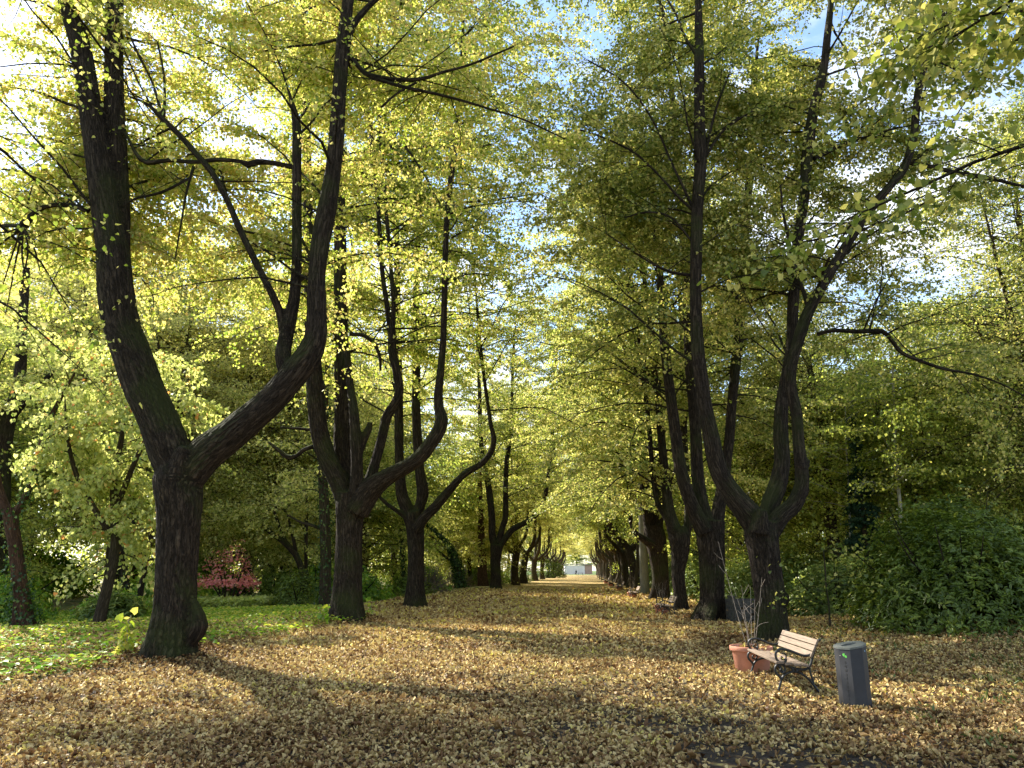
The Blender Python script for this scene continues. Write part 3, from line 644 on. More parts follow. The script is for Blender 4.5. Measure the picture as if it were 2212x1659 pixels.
traced_tree('linden_tree', R2B[1], R2B, R2, 'second linden of the right row, dark splayed foot, beside the grey compost bin', 'linden tree', GROUP_R,
  dict(LS, front=(27., .2, 22.), zmin=6.8, dens=3.4, leaf=.095, nl=72, rej=.5, bias=(-.1, .1)), M['green'], M['bark'], .036, 8, .45, R2thin)
R3B = G(1471, 1320)
R3 = [
 [(1471, 1332, 46), (1471, 1316, 36), (1468, 1280, 32), (1465, 1236, 33), (1468, 1200, 42), (1468, 1165, 52), (1462, 1140, 44)],
 (4., [(1462, 1165, 36), (1452, 1130, 32), (1444, 1095, 27), (1438, 1040, 23), (1430, 960, 20), (1422, 860, 17), (1410, 740, 14), (1396, 640, 12), (1386, 550, 10)]),
 (4., [(1478, 1170, 24, .5), (1486, 1130, 20, .6), (1486, 1070, 18, .6), (1480, 980, 17, .6), (1476, 860, 15, .6), (1474, 740, 13, .6), (1466, 600, 10, .6)]),
 (4., [(1462, 1160, 20, .3), (1440, 1120, 16, .3), (1420, 1085, 14, .3), (1410, 1020, 13, .3), (1400, 900, 12, .3), (1385, 780, 10, .3), (1370, 640, 7, .3)]),
]
traced_tree('linden_tree', R3B[1], R3B, R3, 'third linden of the right row, twin-stemmed trunk swollen at its head, behind the second bench', 'linden tree', GROUP_R,
  dict(LS, zmin=4.6, dens=3.4, leaf=.11, nl=60, rmin=.006, L=(2.8, 7.), bias=(-.35, -.05)), M['lime'], M['bark'], .05, 9, .2)
R4B = G(1423, 1295)
R4 = [
 [(1424, 1303, 64), (1424, 1292, 50), (1425, 1270, 42), (1425, 1236, 40), (1420, 1195, 46), (1414, 1160, 52), (1408, 1135, 46)],
 (4., [(1408, 1160, 34), (1400, 1115, 30), (1393, 1060, 25), (1389, 980, 21), (1384, 880, 17), (1376, 760, 13), (1368, 640, 9)]),
 (4., [(1418, 1160, 28), (1424, 1110, 24), (1425, 1040, 20), (1420, 940, 17), (1414, 820, 14), (1404, 680, 10)]),
 (3., [(1412, 1180, 22, -.4), (1392, 1166, 18, -.6), (1372, 1150, 13, -.8), (1362, 1120, 11, -.9), (1358, 1060, 10, -.9), (1352, 960, 8, -.9), (1345, 850, 6, -.9)]),
]
traced_tree('linden_tree', R4B[1], R4B, R4, 'fourth linden of the right row, broad trunk draped with bare shoots', 'linden tree', GROUP_R,
  dict(LS, zmin=4.4, dens=3.4, leaf=.125, nl=56, rmin=.008, L=(2.8, 7.2), bias=(-.4, -.1), shape=KITE), M['lime'], M['bark'], None, 10, .3)
# two lindens whose trunks stand outside the frame and whose boughs reach into it
SPN = dict(dens=2.0, zmin=5.5, L=(2.2, 5.), el=(.0, .9), droop=.2, nsub=10, nl=30, leaf=.09, outb=.5, tip=4, rmin=.003, ztop=15)
make_tree('linden_tree', linden_stems(101, 19.), 'linden standing out of frame, its leafy boughs hanging into the upper left corner', 'linden tree', GROUP_L,
  dict(SPN, rejx=.75, tilt=.8, dens=2.6, nl=40, leaf=.078, ztop=12, L=(2.5, 5.6), bias=(-.1, .3)), M['yellow'], M['bark'], 41, HEART, (-8.4, 5.0, 0))
make_tree('linden_tree', linden_stems(104, 19.), 'linden standing out of frame, its dark leafy boughs hanging into the upper right corner', 'linden tree', GROUP_R,
  dict(SPN, tilt=.6, dens=2.6, nl=44, L=(2.0, 4.4), bias=(0., .5), ztop=18), M['green'], M['bark'], 42, HEART, (7.6, 5.6, 0))
# ------------------------- farther avenue lindens: three kinds, copied down both rows
GS = dict(dens=2.9, zmin=6.8, L=(2.8, 7.2), el=(.0, .9), droop=.2, nsub=9, nl=46, leaf=.16, outb=.6, tip=4, rmin=.012, scat=.22)
ORD = ['fifth', 'sixth', 'seventh', 'eighth', 'ninth', 'tenth', 'eleventh', 'twelfth', 'thirteenth', 'fourteenth', 'fifteenth', 'sixteenth', 'seventeenth', 'eighteenth', 'nineteenth', 'twentieth', 'twenty-first', 'twenty-second']
protos = {}
def row_linden(side, i, D, kind):
    x = (-7.75 if side == 'left' else 4.55)+.094*D
    lab = '%s linden of the %s row counted from the camera' % (ORD[i], side)
    g = GROUP_L if side == 'left' else GROUP_R
    key = (kind, side == 'left' or D > 110)
    if key not in protos:
        sp = dict(GS)
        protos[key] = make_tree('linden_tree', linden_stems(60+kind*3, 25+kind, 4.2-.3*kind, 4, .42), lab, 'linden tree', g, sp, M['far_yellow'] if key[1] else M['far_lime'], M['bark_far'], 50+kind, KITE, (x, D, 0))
        protos[key].rotation_euler.z = radians(rng.uniform(0, 360))
    else: dup(protos[key], (x, D, 0), radians(rng.uniform(0, 360)), lab, g, rng.uniform(.92, 1.06))
for i, D in enumerate([86, 99, 120, 143, 165, 188, 212, 236, 258]): row_linden('left', i, D, i % 3)
for i, D in enumerate([74, 83, 92, 101, 112, 123, 135, 148, 162, 178, 196, 216, 238, 260]): row_linden('right', i, D, (i+1) % 3)
# pale smooth trunk among them
gp = G(1394, 1284)
pst = [([[0, 0, -.3], [0, 0, .2], [-.02, 0, 2.], [.03, 0, 4.5], [0, 0, 9], [.2, .1, 15], [.1, .3, 20]], [.42, .34, .31, .30, .25, .15, .03]),
       ([[0, 0, 6], [.6, .3, 7.5], [1., .5, 11], [1.1, .6, 16]], [.14, .12, .09, .02])]
make_tree('beech_tree', pst, 'smooth pale grey straight trunk between the rough dark lindens on the right', 'beech tree', None, dict(GS, zmin=6.5, leaf=.14, dens=2.), M['lime'], M['bark_grey'], 61, KITE, tuple(gp), 14, .03, .1)
gp = G(1375, 1271)
pst = [([[0, 0, -.3], [0, 0, .2], [.25, 0, 2.], [.4, 0, 4.5], [.5, 0, 9], [.2, .1, 15], [.1, .3, 19]], [.4, .32, .27, .24, .2, .12, .03]),
       ([[.4, 0, 5], [1.1, .3, 7.5], [1.3, .5, 11], [1.3, .6, 16]], [.14, .12, .09, .02])]
make_tree('linden_tree', pst, 'slim sunlit linden trunk leaning slightly right, just left of the smooth pale trunk', 'linden tree', GROUP_R, dict(GS, leaf=.16, dens=2.), M['lime'], M['bark_far'], 62, KITE, tuple(gp), 12, .06, .1)
# ---------------------------------------------------------------- park trees beyond the rows
def dome(h, r, z0=0.):
    return lambda z: np.clip(np.sqrt(np.clip(1-((z-z0-(h-z0)*.42)/((h-z0)*.62))**2, .03, 1)), .15, 1)*r
BG = dict(dens=5., zmin=1.2, L=(.75, 1.15), el=(-.25, .55), droop=.12, nsub=9, nl=40, leaf=.15, outb=.2, tip=5, rmin=.01, scat=.3, tilt=.8, patch=2.2, gap=.3)
def bgtree(seed, h, r, label, mat, group, loc, **kw):
    st = park_stems(seed, h, h*.017, kw.pop('lean', .5)); sp = dict(BG); sp.update(kw); sp['prof'] = dome(h, r)
    if 'zmin' not in kw: sp['zmin'] = h*.1
    return make_tree('park_tree', st, label, 'tree', group, sp, M[mat], M[kw.get('bark', 'bark_far')], seed, KITE, loc)
GL = 'park trees behind the left row'; GRR = 'park trees behind the right row'
b1 = bgtree(201, 12, 4.8, 'bushy yellow tree behind the nearest left linden, just right of its trunk', 'far_yellow', GL, (-15.8, 48.5, -.3), bark='bark')
b2 = bgtree(202, 13, 5.2, 'spreading lime-yellow tree filling the left background above the ivy-clad trunk', 'far_lime', GL, (-25.5, 34, -.3))
b3 = bgtree(203, 13, 4.8, 'round green tree behind the dark rhododendrons on the right', 'far_green', GRR, (19.5, 36, .2))
b4_ = bgtree(204, 16, 5.5, 'tall green-gold tree behind the right row, seen through the fork of the nearest right linden', 'far_lime', GRR, (14, 44, 0))
a1 = bgtree(205, 24, 6.5, 'very tall airy yellow tree far behind the nearest linden\'s fork', 'far_yellow', GL, (-22, 64, 0), gap=.25, zmin=4., lean=1.)
dup(a1, (-33, 68, 0), 2., 'very tall airy tree in the left distance behind the drooping maple', GL, 1.05)
dup(a1, (-14.5, 74, 0), 4., 'very tall airy yellow tree rising behind the second and third lindens', GL, 1.)
dup(a1, (-20.5, 46, 0), 5., 'tall airy yellow tree between the limbs of the nearest linden, behind them', GL, 1.)
dup(a1, (-15.5, 52, 0), 3.3, 'tall airy yellow tree seen just right of the nearest linden\'s right limb', GL, 1.0)
dup(a1, (-26, 50, 0), .7, 'tall airy yellow tree just left of the nearest linden\'s left limb', GL, 1.15)
dup(a1, (-36, 56, 0), 2.9, 'tall airy yellow tree at the left edge of the photo', GL, 1.2)
dup(a1, (-42, 62, 0), 1., 'very tall airy tree in the far left corner of the park', GL, 1.)
a2 = bgtree(206, 21, 5.5, 'tall airy green tree at the right edge, blue sky showing through its crown', 'green', GRR, (22.5, 31, 0), gap=.3, zmin=5., leaf=.12, lean=.8)
dup(a2, (29.5, 38, 0), 2.5, 'second tall airy green tree at the right edge, behind the first', GRR, 1.1)
dup(a2, (17.5, 41, 0), 4.5, 'tall airy green tree over the birch trunks', GRR, .95)
for x, y, src, s, lab in [
    (-18, 56, b1, 1.5, 'yellow tree in the left distance between the first and second lindens, behind the red maple'),
    (-11.5, 57, b2, 1.15, 'lime tree in the left distance, showing between the second and third lindens'),
    (-32, 46, b2, 1.3, 'tall tree far left behind the ivy-clad trunk and the drooping maple'),
    (-27, 61, b1, 1.7, 'tall yellow tree in the left distance, straight behind the nearest linden'),
    (-36, 40, b1, .9, 'yellow tree at the far left edge behind the ivy-clad trunk'),
    (-4.5, 86, b1, 1.2, 'bright yellow low-branched tree left of the fourth left linden'),
    (-12, 78, b2, 1.6, 'lime tree in the distance over the leaning ivy trunk on the left'),
    (-21, 72, b1, 1.8, 'far yellow tree behind the red maple and the dark shrub'),
    (-33, 66, b2, 1.7, 'distant lime tree at the far left, between the ivy trunk and the nearest linden'),
    (-8, 104, b1, 1.7, 'remote yellow tree behind the fourth left linden'),
    (-20, 96, b2, 1.4, 'remote tall tree in the left distance behind the second linden'),
    (-34, 92, b1, 1.5, 'remote tall yellow tree in the far left distance'),
    (-1, 135, b2, 1.2, 'remote lime tree behind the middle of the left row'),
    (-10, 140, b1, 1.5, 'remote yellow tree in the gap before the fourth left linden')]:
    dup(src, (x, y, -.3), rng.uniform(0, 6), lab, GL, s)
for x, y, src, s, lab in [
    (26, 40, b4_, 1.05, 'tall green-gold tree towards the right edge behind the rhododendrons'),
    (33, 47, b3, 1.45, 'rounded green tree at the right edge, well behind the rhododendrons'),
    (21, 52, b4_, 1.1, 'tall tree right of centre background, above the birch trunks'),
    (15, 62, b3, 1.2, 'green tree behind the second right linden'),
    (29, 62, b3, 1.6, 'large green tree in the right distance between the birches and the right edge'),
    (20, 76, b4_, 1.15, 'far green-gold tree behind the third right linden'),
    (41, 62, b4_, 1.2, 'far tree at the right edge above the dark bushes'),
    (31, 84, b3, 1.7, 'remote green tree in the right distance'),
    (18, 96, b3, 1.2, 'remote green tree behind the fourth right linden'),
    (24, 118, b4_, 1.2, 'remote tree behind the middle of the right row'),
    (30, 150, b4_, 1.4, 'remote tree behind the far third of the right row')]:
    dup(src, (x, y, 0), rng.uniform(0, 6), lab, GRR, s)
# trees closing the view at the end of the avenue
for i, (x, y, src, s, lab) in enumerate([
    (21, 345, b1, 1.1, 'pale yellow tree beyond the end of the avenue, left of the pale building'),
    (30, 352, b3, 1.2, 'blue-green tree beyond the end of the avenue, above the pale building'),
    (13, 340, b4_, 1.3, 'tree beyond the end of the avenue, hidden largely by the left row'),
    (40, 350, b4_, 1.3, 'tree beyond the end of the avenue, right of the pale building')]):
    dup(src, (x, y, 0), i*1.7, lab, 'trees beyond the end of the avenue', s)

# drooping maple on the left: branches hang to the ground
mst = [([[0, 0, -.3], [0, 0, .2], [.2, 0, 2.6], [-.2, .2, 4.6], [0, 0, 7], [.2, 0, 9.2]], [.26, .2, .16, .12, .07, .02]),
       ([[.1, 0, 4], [.9, -.6, 5.6], [1.6, -1.1, 6.6], [2.2, -1.4, 7.4]], [.1, .08, .05, .015]),
       ([[.0, 0, 3], [-1., -.6, 4.8], [-1.6, -.6, 6.4], [-2., -.4, 7.8]], [.1, .08, .05, .015])]
make_tree('maple_tree', mst, 'maple left of the nearest linden, pale leaves tinged orange drooping to the ground', 'maple tree', None,
  dict(dens=7., zmin=2.2, L=(1.1, 2.5), el=(-.35, .45), droop=.42, nsub=9, nl=20, gap=.35, leaf=.13, outb=.4, tip=8, rmin=.004, scat=.14, tilt=.5, hang=.7), M['maple'], M['bark_far'], 301, HEART, (-13.4, 25.2, -.2))
# ivy-clad forked trunk at the left edge
def ivy_on(root_, pts, rad, n, r, loc, size=.07, low=None):
    a = catmull(np.column_stack([pts, rad]), .12)
    i = r.integers(0, len(a), n); th = r.uniform(0, 2*pi, n)
    if low is not None:
        k = r.random(n) < np.clip((low-a[i, 2])/low+.25, .1, 1); i, th = i[k], th[k]; n = len(i)
    o = np.stack([np.cos(th), np.sin(th), np.zeros(n)], 1)
    p = a[i, :3]+o*(a[i, 3]*r.uniform(.95, 1.7, n))[:, None]+r.normal(0, .05, (n, 3))
    return leaf_mesh('ivy', p-np.array(loc), o*.3+r.normal(0, .4, (n, 3))-np.array([0, 0, .6]), o+r.normal(0, .35, (n, 3)), r.uniform(.7, 1.3, n)*size, M['ivy'], root_, r, .1, .1)
def px_tree(name, D, limbs, label, cat, leafm, barkm, sp, seed, ivy=None, group=None, shape=KITE, ivysize=.08):
    b = limbs[0][1]; base = P(b[0], b[1], D); base[2] = 0
    rt = traced_tree(name, D, base, limbs, label, cat, group, sp, leafm, barkm, None, seed, .25)
    if ivy:
        r = np.random.default_rng(seed+5)
        for k, n, low in ivy:
            a = limb_world(limbs[k] if not isinstance(limbs[k][0], (int, float)) else limbs[k][1], D)
            ivy_on(rt, a[:, :3], a[:, 3], n, r, (base[0], base[1], 0), ivysize, low)
    return rt
TS = dict(dens=1.6, zmin=3., L=(1.5, 3.5), el=(-.1, .7), droop=.2, nsub=8, nl=20, leaf=.12, outb=.4, tip=4, rmin=.005, scat=.2)
px_tree('ivy_clad_tree', 24.1, [
  [(55, 1375, 60), (50, 1350, 50), (46, 1290, 36), (40, 1240, 33), (32, 1180, 31), (24, 1130, 34), (20, 1100, 34)],
  (2., [(22, 1125, 24), (45, 1090, 17), (62, 1055, 15), (80, 990, 14), (95, 940, 13), (108, 905, 13), (118, 885, 12)]),
  (3., [(20, 1120, 24), (5, 1080, 20), (-8, 1030, 18), (-16, 950, 16), (-20, 850, 14), (-20, 740, 11)])],
  'forked reddish-brown trunk at the left edge with ivy at its foot', 'tree', M['maple'], M['bark_red'], dict(TS, zmin=7.5, dens=1.2), 311, [(0, 1500, 2.2), (1, 500, None)])
px_tree('park_tree', 33., [
  [(-10, 1260, 60), (-8, 1240, 50), (0, 1120, 44), (4, 1000, 40), (14, 920, 38), (24, 880, 40)],
  (3., [(20, 900, 32), (36, 850, 30), (45, 790, 26), (48, 700, 22), (55, 600, 18)]),
  (2., [(22, 905, 22), (55, 865, 16), (85, 830, 13), (120, 800, 10), (160, 760, 7)])],
  'dark thick tree at the far left edge rising behind the ivy-footed forked trunk', 'tree', M['far_yellow'], M['bark'], dict(TS, zmin=7., L=(1.5, 3.), dens=1.6, nl=22), 312)
px_tree('ivy_clad_tree', 36., [
  [(272, 1275, 24), (271, 1262, 19), (267, 1215, 17), (268, 1173, 20), (278, 1144, 24), (284, 1110, 20), (280, 1050, 16), (285, 960, 13), (280, 850, 10)],
  [(268, 1190, 10), (255, 1165, 8), (246, 1140, 7), (240, 1110, 5)],
  [(268, 1215, 7), (240, 1218, 6), (215, 1232, 5), (195, 1245, 3)],
  [(268, 1240, 6), (245, 1242, 5), (220, 1243, 4), (200, 1252, 3)]],
  'small dark ivy-wrapped tree with low level boughs, left of the nearest linden', 'tree', M['far_lime'], M['bark'], dict(TS, zmin=5.5), 313, [(0, 900, None)])
px_tree('park_tree', 31., [
  [(297, 1322, 20), (298, 1311, 16), (303, 1280, 14), (309, 1245, 13), (316, 1210, 12), (324, 1170, 12), (330, 1125, 11), (336, 1050, 9), (340, 960, 7)]],
  'thin dark trunk leaning right, close beside the nearest linden', 'tree', M['far_lime'], M['bark'], dict(TS, zmin=5.), 314)
px_tree('park_tree', 43., [
  [(656, 1270, 20), (654, 1240, 17), (645, 1212, 15), (632, 1190, 15), (612, 1170, 14), (595, 1158, 12), (575, 1143, 10), (548, 1128, 8), (520, 1118, 6)],
  [(628, 1190, 10), (614, 1162, 9), (602, 1132, 8), (590, 1100, 6)],
  [(640, 1205, 10), (636, 1175, 9), (628, 1140, 7), (618, 1100, 5)]],
  'dark trunk slanting up to the left above the dark shrub', 'tree', M['far_yellow'], M['bark'], dict(TS, zmin=2.8), 315)
px_tree('park_tree', 43.5, [
  [(662, 1290, 14), (661, 1270, 11), (661, 1225, 9), (661, 1180, 9), (662, 1130, 9), (663, 1095, 8), (660, 1040, 6)],
  [(661, 1150, 5), (640, 1120, 4), (610, 1100, 3)], [(662, 1110, 5), (690, 1085, 4), (720, 1070, 3)]],
  'slender upright trunk between the dark shrub and the second linden', 'tree', M['far_yellow'], M['bark'], dict(TS, zmin=2.8), 316)
px_tree('ivy_clad_tree', 34., [
  [(706, 1325, 34), (704, 1308, 30), (703, 1260, 27), (704, 1200, 26), (702, 1140, 25), (700, 1080, 24), (697, 1010, 22), (700, 900, 18), (705, 780, 14)],
  [(700, 1145, 9), (675, 1135, 8), (650, 1128, 6), (620, 1112, 4)]],
  'ivy-mottled trunk half hidden behind the second left linden', 'tree', M['far_yellow'], M['bark_far'], dict(TS, zmin=5.), 317, [(0, 1400, None)])
px_tree('ivy_clad_tree', 58., [
  [(871, 1285, 9), (871, 1272, 8), (871, 1240, 7), (870, 1200, 7), (868, 1150, 6), (868, 1080, 5)]],
  'thin stem furred with pale green ivy just left of the third linden', 'tree', M['far_lime'], M['bark_far'], dict(TS, zmin=5.), 318, [(0, 900, None)], ivysize=.13)
px_tree('ivy_clad_tree', 72., [
  [(998, 1275, 20), (995, 1262, 18), (990, 1235, 17), (984, 1210, 15), (973, 1186, 13), (958, 1165, 9), (942, 1148, 7), (920, 1130, 5)],
  [(985, 1215, 7), (965, 1205, 6), (940, 1185, 5), (915, 1175, 4), (900, 1172, 3)],
  [(975, 1190, 7), (950, 1172, 5), (925, 1155, 4), (905, 1150, 3)],
  [(962, 1170, 6), (935, 1140, 5), (912, 1128, 4)]],
  'ivy-covered trunk leaning left with bare arching branches, between the third and fourth lindens', 'tree', M['brush'], M['bark'], dict(TS, zmin=3., dens=1.2, nl=3, L=(1, 3)), 319, [(0, 2200, None)], ivysize=.15)
px_tree('redwood_tree', 80., [
  [(1045, 1272, 34), (1044, 1262, 28), (1042, 1240, 24), (1042, 1210, 20), (1040, 1170, 18), (1038, 1100, 14), (1036, 1000, 9)],
  [(1052, 1268, 12), (1050, 1250, 10), (1047, 1220, 8), (1046, 1190, 5)], [(1036, 1268, 12), (1036, 1250, 9), (1039, 1220, 8), (1040, 1190, 5)]],
  'stout reddish fluted trunk left of the fourth linden', 'tree', M['far_yellow'], M['bark_red'], dict(TS, zmin=3.2, leaf=.17, dens=4, L=(1.5, 3.2)), 320)
# birches and saplings on the right
px_tree('birch_tree', 34., [
  [(1946, 1140, 9), (1945, 1100, 9), (1941, 1060, 8), (1938, 1015, 8), (1935, 990, 8), (1933, 950, 7), (1932, 900, 6), (1930, 840, 5), (1925, 740, 4)]],
  'white birch trunk glimpsed above the rhododendrons', 'birch tree', M['far_green'], M['birch'], dict(TS, zmin=5, dens=4), 321)
px_tree('birch_tree', 36., [
  [(1836, 1160, 5), (1836, 1130, 5), (1834, 1080, 5), (1832, 1030, 4), (1829, 980, 4), (1826, 880, 3)]],
  'thin pale birch trunk left of the white one, beside the dark conifer', 'birch tree', M['far_green'], M['birch'], dict(TS, zmin=4.5, dens=4), 322)
px_tree('sapling', 17.2, [
  [(1793, 1352, 6), (1792, 1335, 5), (1790, 1300, 4), (1785, 1270, 4), (1782, 1225, 4), (1779, 1190, 3)]],
  'thin dark sapling stem in front of the left end of the rhododendrons', 'sapling', M['green'], M['bark'], dict(TS, zmin=.8, L=(.5, 1.2), dens=3, nl=5, nsub=5, leaf=.08), 323, shape=HEART)

# ---------------------------------------------------------------- shrubs: domes of leaves on many stems
def make_shrub(name, label, cat, group, loc, rx, ry, h, nleaf, leaf, mat, seed, shape=LANCE, whorl=6, zlow=.05, tilt=.5, dense=1., stems=9, stemmat='bark'):
    r = np.random.default_rng(seed); rt = root(name, loc, label, cat, group)
    tb = []
    tips = []
    for k in range(stems):
        a = r.uniform(0, 2*pi); s = r.uniform(.3, .95); hh = h*sqrt(max(.05, 1-s*s*.8))*r.uniform(.75, 1.)
        p = np.array([[r.normal(0, .15), r.normal(0, .15), -.15], [cos(a)*rx*s*.4, sin(a)*ry*s*.4, hh*.4], [cos(a)*rx*s*.8, sin(a)*ry*s*.8, hh*.75], [cos(a)*rx*s, sin(a)*ry*s, hh]])
        c = catmull(np.column_stack([p, [.05, .035, .02, .008]]), .25); tb.append(tube(c[:, :3], c[:, 3], 6, 0., k))
    # clumps over the dome and through its volume
    nc = int(nleaf/whorl)
    u = r.normal(size=(nc, 3)); u /= np.linalg.norm(u, axis=1)[:, None]; u[:, 2] = np.abs(u[:, 2])*1.0-.12
    lumps = r.normal(size=(14, 3)); lumps /= np.linalg.norm(lumps, axis=1)[:, None]
    bump = sum(np.clip((u@l-.72)*3.2, 0, 1) for l in lumps)
    rad = (.70+.24*np.clip(bump, 0, 1.3))*r.power(5, nc)**1.
    c = u*np.array([rx, ry, h])*rad[:, None]*1.05; c[:, 2] = np.maximum(c[:, 2]+h*.06, zlow+r.uniform(0, .25, nc))
    c += r.normal(0, .06*min(rx, h), c.shape); c[:, 2] = np.abs(c[:, 2])
    i = np.repeat(np.arange(nc), whorl); n = len(i); ax = u[i]*.8+np.array([0, 0, .7])+np.repeat(r.normal(0, .35, (nc, 3)), whorl, 0); ax /= np.linalg.norm(ax, axis=1)[:, None]
    d = r.normal(size=(n, 3)); d -= ax*np.sum(d*ax, 1)[:, None]; d /= np.linalg.norm(d, axis=1)[:, None]
    p = c[i]+d*.01; nn = ax+r.normal(0, tilt*.6, (n, 3))
    dd = d+ax*r.uniform(-.3, .5, n)[:, None]
    V, Fc, B = cat_arr(tb); mesh('stem', V, Fc, M[stemmat], rt, attrs={'bark': ('POINT', 'FLOAT_VECTOR', B)}, smooth=True)
    rn = np.clip(np.repeat(r.normal(.45, .2, nc), whorl)+r.normal(0, .12, n), 0, 1)
    leaf_mesh('foliage', p, dd, nn, r.uniform(.7, 1.15, n)*leaf, M[mat], rt, r, .15, .12, shape, rnd=rn)
    return rt
rh = make_shrub('rhododendron', 'big dark green rhododendron behind the bin, its left side nearest the bench', 'rhododendron', 'rhododendrons on the right bank', (11.4, 19.6, .22), 2.9, 2.6, 3.5, 31000, .15, 'rhodo', 401)
rh2 = make_shrub('rhododendron', 'tallest dark rhododendron at the right edge of the photo', 'rhododendron', 'rhododendrons on the right bank', (15.6, 20.6, .6), 3.0, 2.7, 3.9, 34000, .15, 'rhodo', 402)
dup(rh, (13.8, 23.6, .35), 2.2, 'dark rhododendron behind and between the two front ones', 'rhododendrons on the right bank', 1.15)
dup(rh2, (18.8, 22.6, .7), 1.1, 'dark rhododendron running out of frame at the right', 'rhododendrons on the right bank', 1.05)
sh = make_shrub('shrub', 'loose olive-green shrub between the nearest right linden and the rhododendrons', 'shrub', 'understorey shrubs on the right', (11.3, 27.2, 0), 1.9, 1.7, 2.3, 12000, .09, 'shrub', 403, KITE, 5)
shs = [(13.4, 31., 1.2, 'olive-green shrub further back behind the rhododendrons\' left shoulder'), (11.0, 36., 1.1, 'green shrub seen between the first and second right lindens'),
       (14.2, 39., 1.5, 'taller green shrub in the gap between the two nearest right trunks'), (11.6, 47., 1.2, 'green shrub behind the trunks of the second and third right lindens'),
       (17.5, 30., 1.7, 'tall green shrub above the middle of the rhododendrons'), (22.5, 29., 1.8, 'tall green shrub at the right edge above the rhododendrons'),
       (13.3, 56., 1.5, 'green shrub behind the fourth right linden'), (15., 68., 1.8, 'distant green shrub behind the right row'),
       (17.5, 88., 2.0, 'remote green shrub behind the right row'), (20.5, 115., 2.2, 'most remote green shrub behind the right row')]
for x, y, s, lab in shs: dup(sh, (x, y, 0), rng.uniform(0, 6), lab, 'understorey shrubs on the right', s)
make_tree('conifer', [([[0, 0, -.3], [0, 0, .2], [0, 0, 3], [0, 0, 6], [0, 0, 9]], [.2, .16, .12, .08, .02])], 'dark blue-green conifer behind the thin pale birch', 'conifer', None,
  dict(dens=14, zmin=.8, L=(.6, 1.), el=(-.3, .1), droop=.12, nsub=9, nl=22, leaf=.11, tip=2, rmin=.006, scat=.08, tilt=.7, prof=lambda z: np.clip(1.5*(1-z/9.4), .2, 3)), M['conifer'], M['bark_far'], 411, KITE, (16.6, 35.5, 0))
# left side shrubs
rm = make_shrub('japanese_maple', 'red-leaved Japanese maple on thin stems at the far side of the lawn', 'japanese maple', None, (-13.6, 37.0, -.2), 1.85, 1.5, 3.6, 5200, .075, 'red', 421, KITE, 7, zlow=1.1, stems=12)
ds = make_shrub('shrub', 'big dark green shrub right of the red maple', 'shrub', 'shrubs edging the left lawn', (-10.3, 37.2, -.1), 1.5, 1.5, 2.1, 9000, .07, 'rhodo', 422, KITE, 5)
dup(ds, (-13.2, 43., -.1), 1., 'dark shrub behind the gap between red maple and big dark shrub', 'shrubs edging the left lawn', 1.1)
dup(ds, (-6.6, 50., -.1), 2., 'low dark green shrub between the second and third lindens', 'shrubs edging the left lawn', (1.3, 1.2, .75))
dup(ds, (-3.4, 82., -.1), 2.5, 'dark shrub at the foot of the leaning ivy trunk', 'shrubs edging the left lawn', 1.2)
dup(ds, (.6, 108., -.1), .5, 'dark evergreen bush under the far left lindens', 'shrubs edging the left lawn', 1.6)
dup(ds, (8.6, 163., -.1), .9, 'dark holly bush at the far end of the left row', 'shrubs edging the left lawn', 2.3)
br = make_shrub('dry_shrub', 'brown half-bare shrub left of the third linden', 'shrub', 'brown half-bare shrubs', (-6.6, 60., -.2), 2.2, 1.8, 2.6, 5000, .09, 'brush', 423, KITE, 4, stems=40, stemmat='bark_grey')
dup(br, (-5.3, 76., -.2), 1., 'brown half-bare shrub between the third linden and the leaning ivy trunk', 'brown half-bare shrubs', 1.)
dup(br, (-2.3, 88., -.2), 2., 'brown half-bare shrub left of the reddish trunk', 'brown half-bare shrubs', 1.)
gs = make_shrub('shrub', 'light green leafy shrub at the left edge beside the ivy-footed trunk', 'shrub', 'light green shrubs on the left', (-19., 28.5, -.3), 2., 1.8, 2.1, 11000, .10, 'cover', 424, KITE, 5)
for x, y, s, lab in [(-15.2, 29.6, .8, 'light green shrub under the drooping maple'), (-22., 33., 1.3, 'light green shrub behind the forked trunk on the far left'), (-17.2, 38., 1.4, 'fresh green shrub left of the red maple, behind the nearest linden'), (-12.2, 48., 1.7, 'fresh green shrub above and behind the red maple'),
                     (-9., 44., 1.3, 'green shrub behind the ivy-mottled trunk'), (-20., 47., 1.9, 'tall fresh green shrub in the left distance'), (-8., 64., 1.5, 'green shrub seen just left of the third linden')]:
    dup(gs, (x, y, -.3), rng.uniform(0, 6), lab, 'light green shrubs on the left', s)
rl = make_shrub('rhododendron', 'small rhododendron with long grey-green leaves left of the nearest linden', 'rhododendron', None, (-14.6, 28.4, -.2), 1.3, 1.1, 1.25, 4200, .19, 'shrub', 425, LANCE, 8)

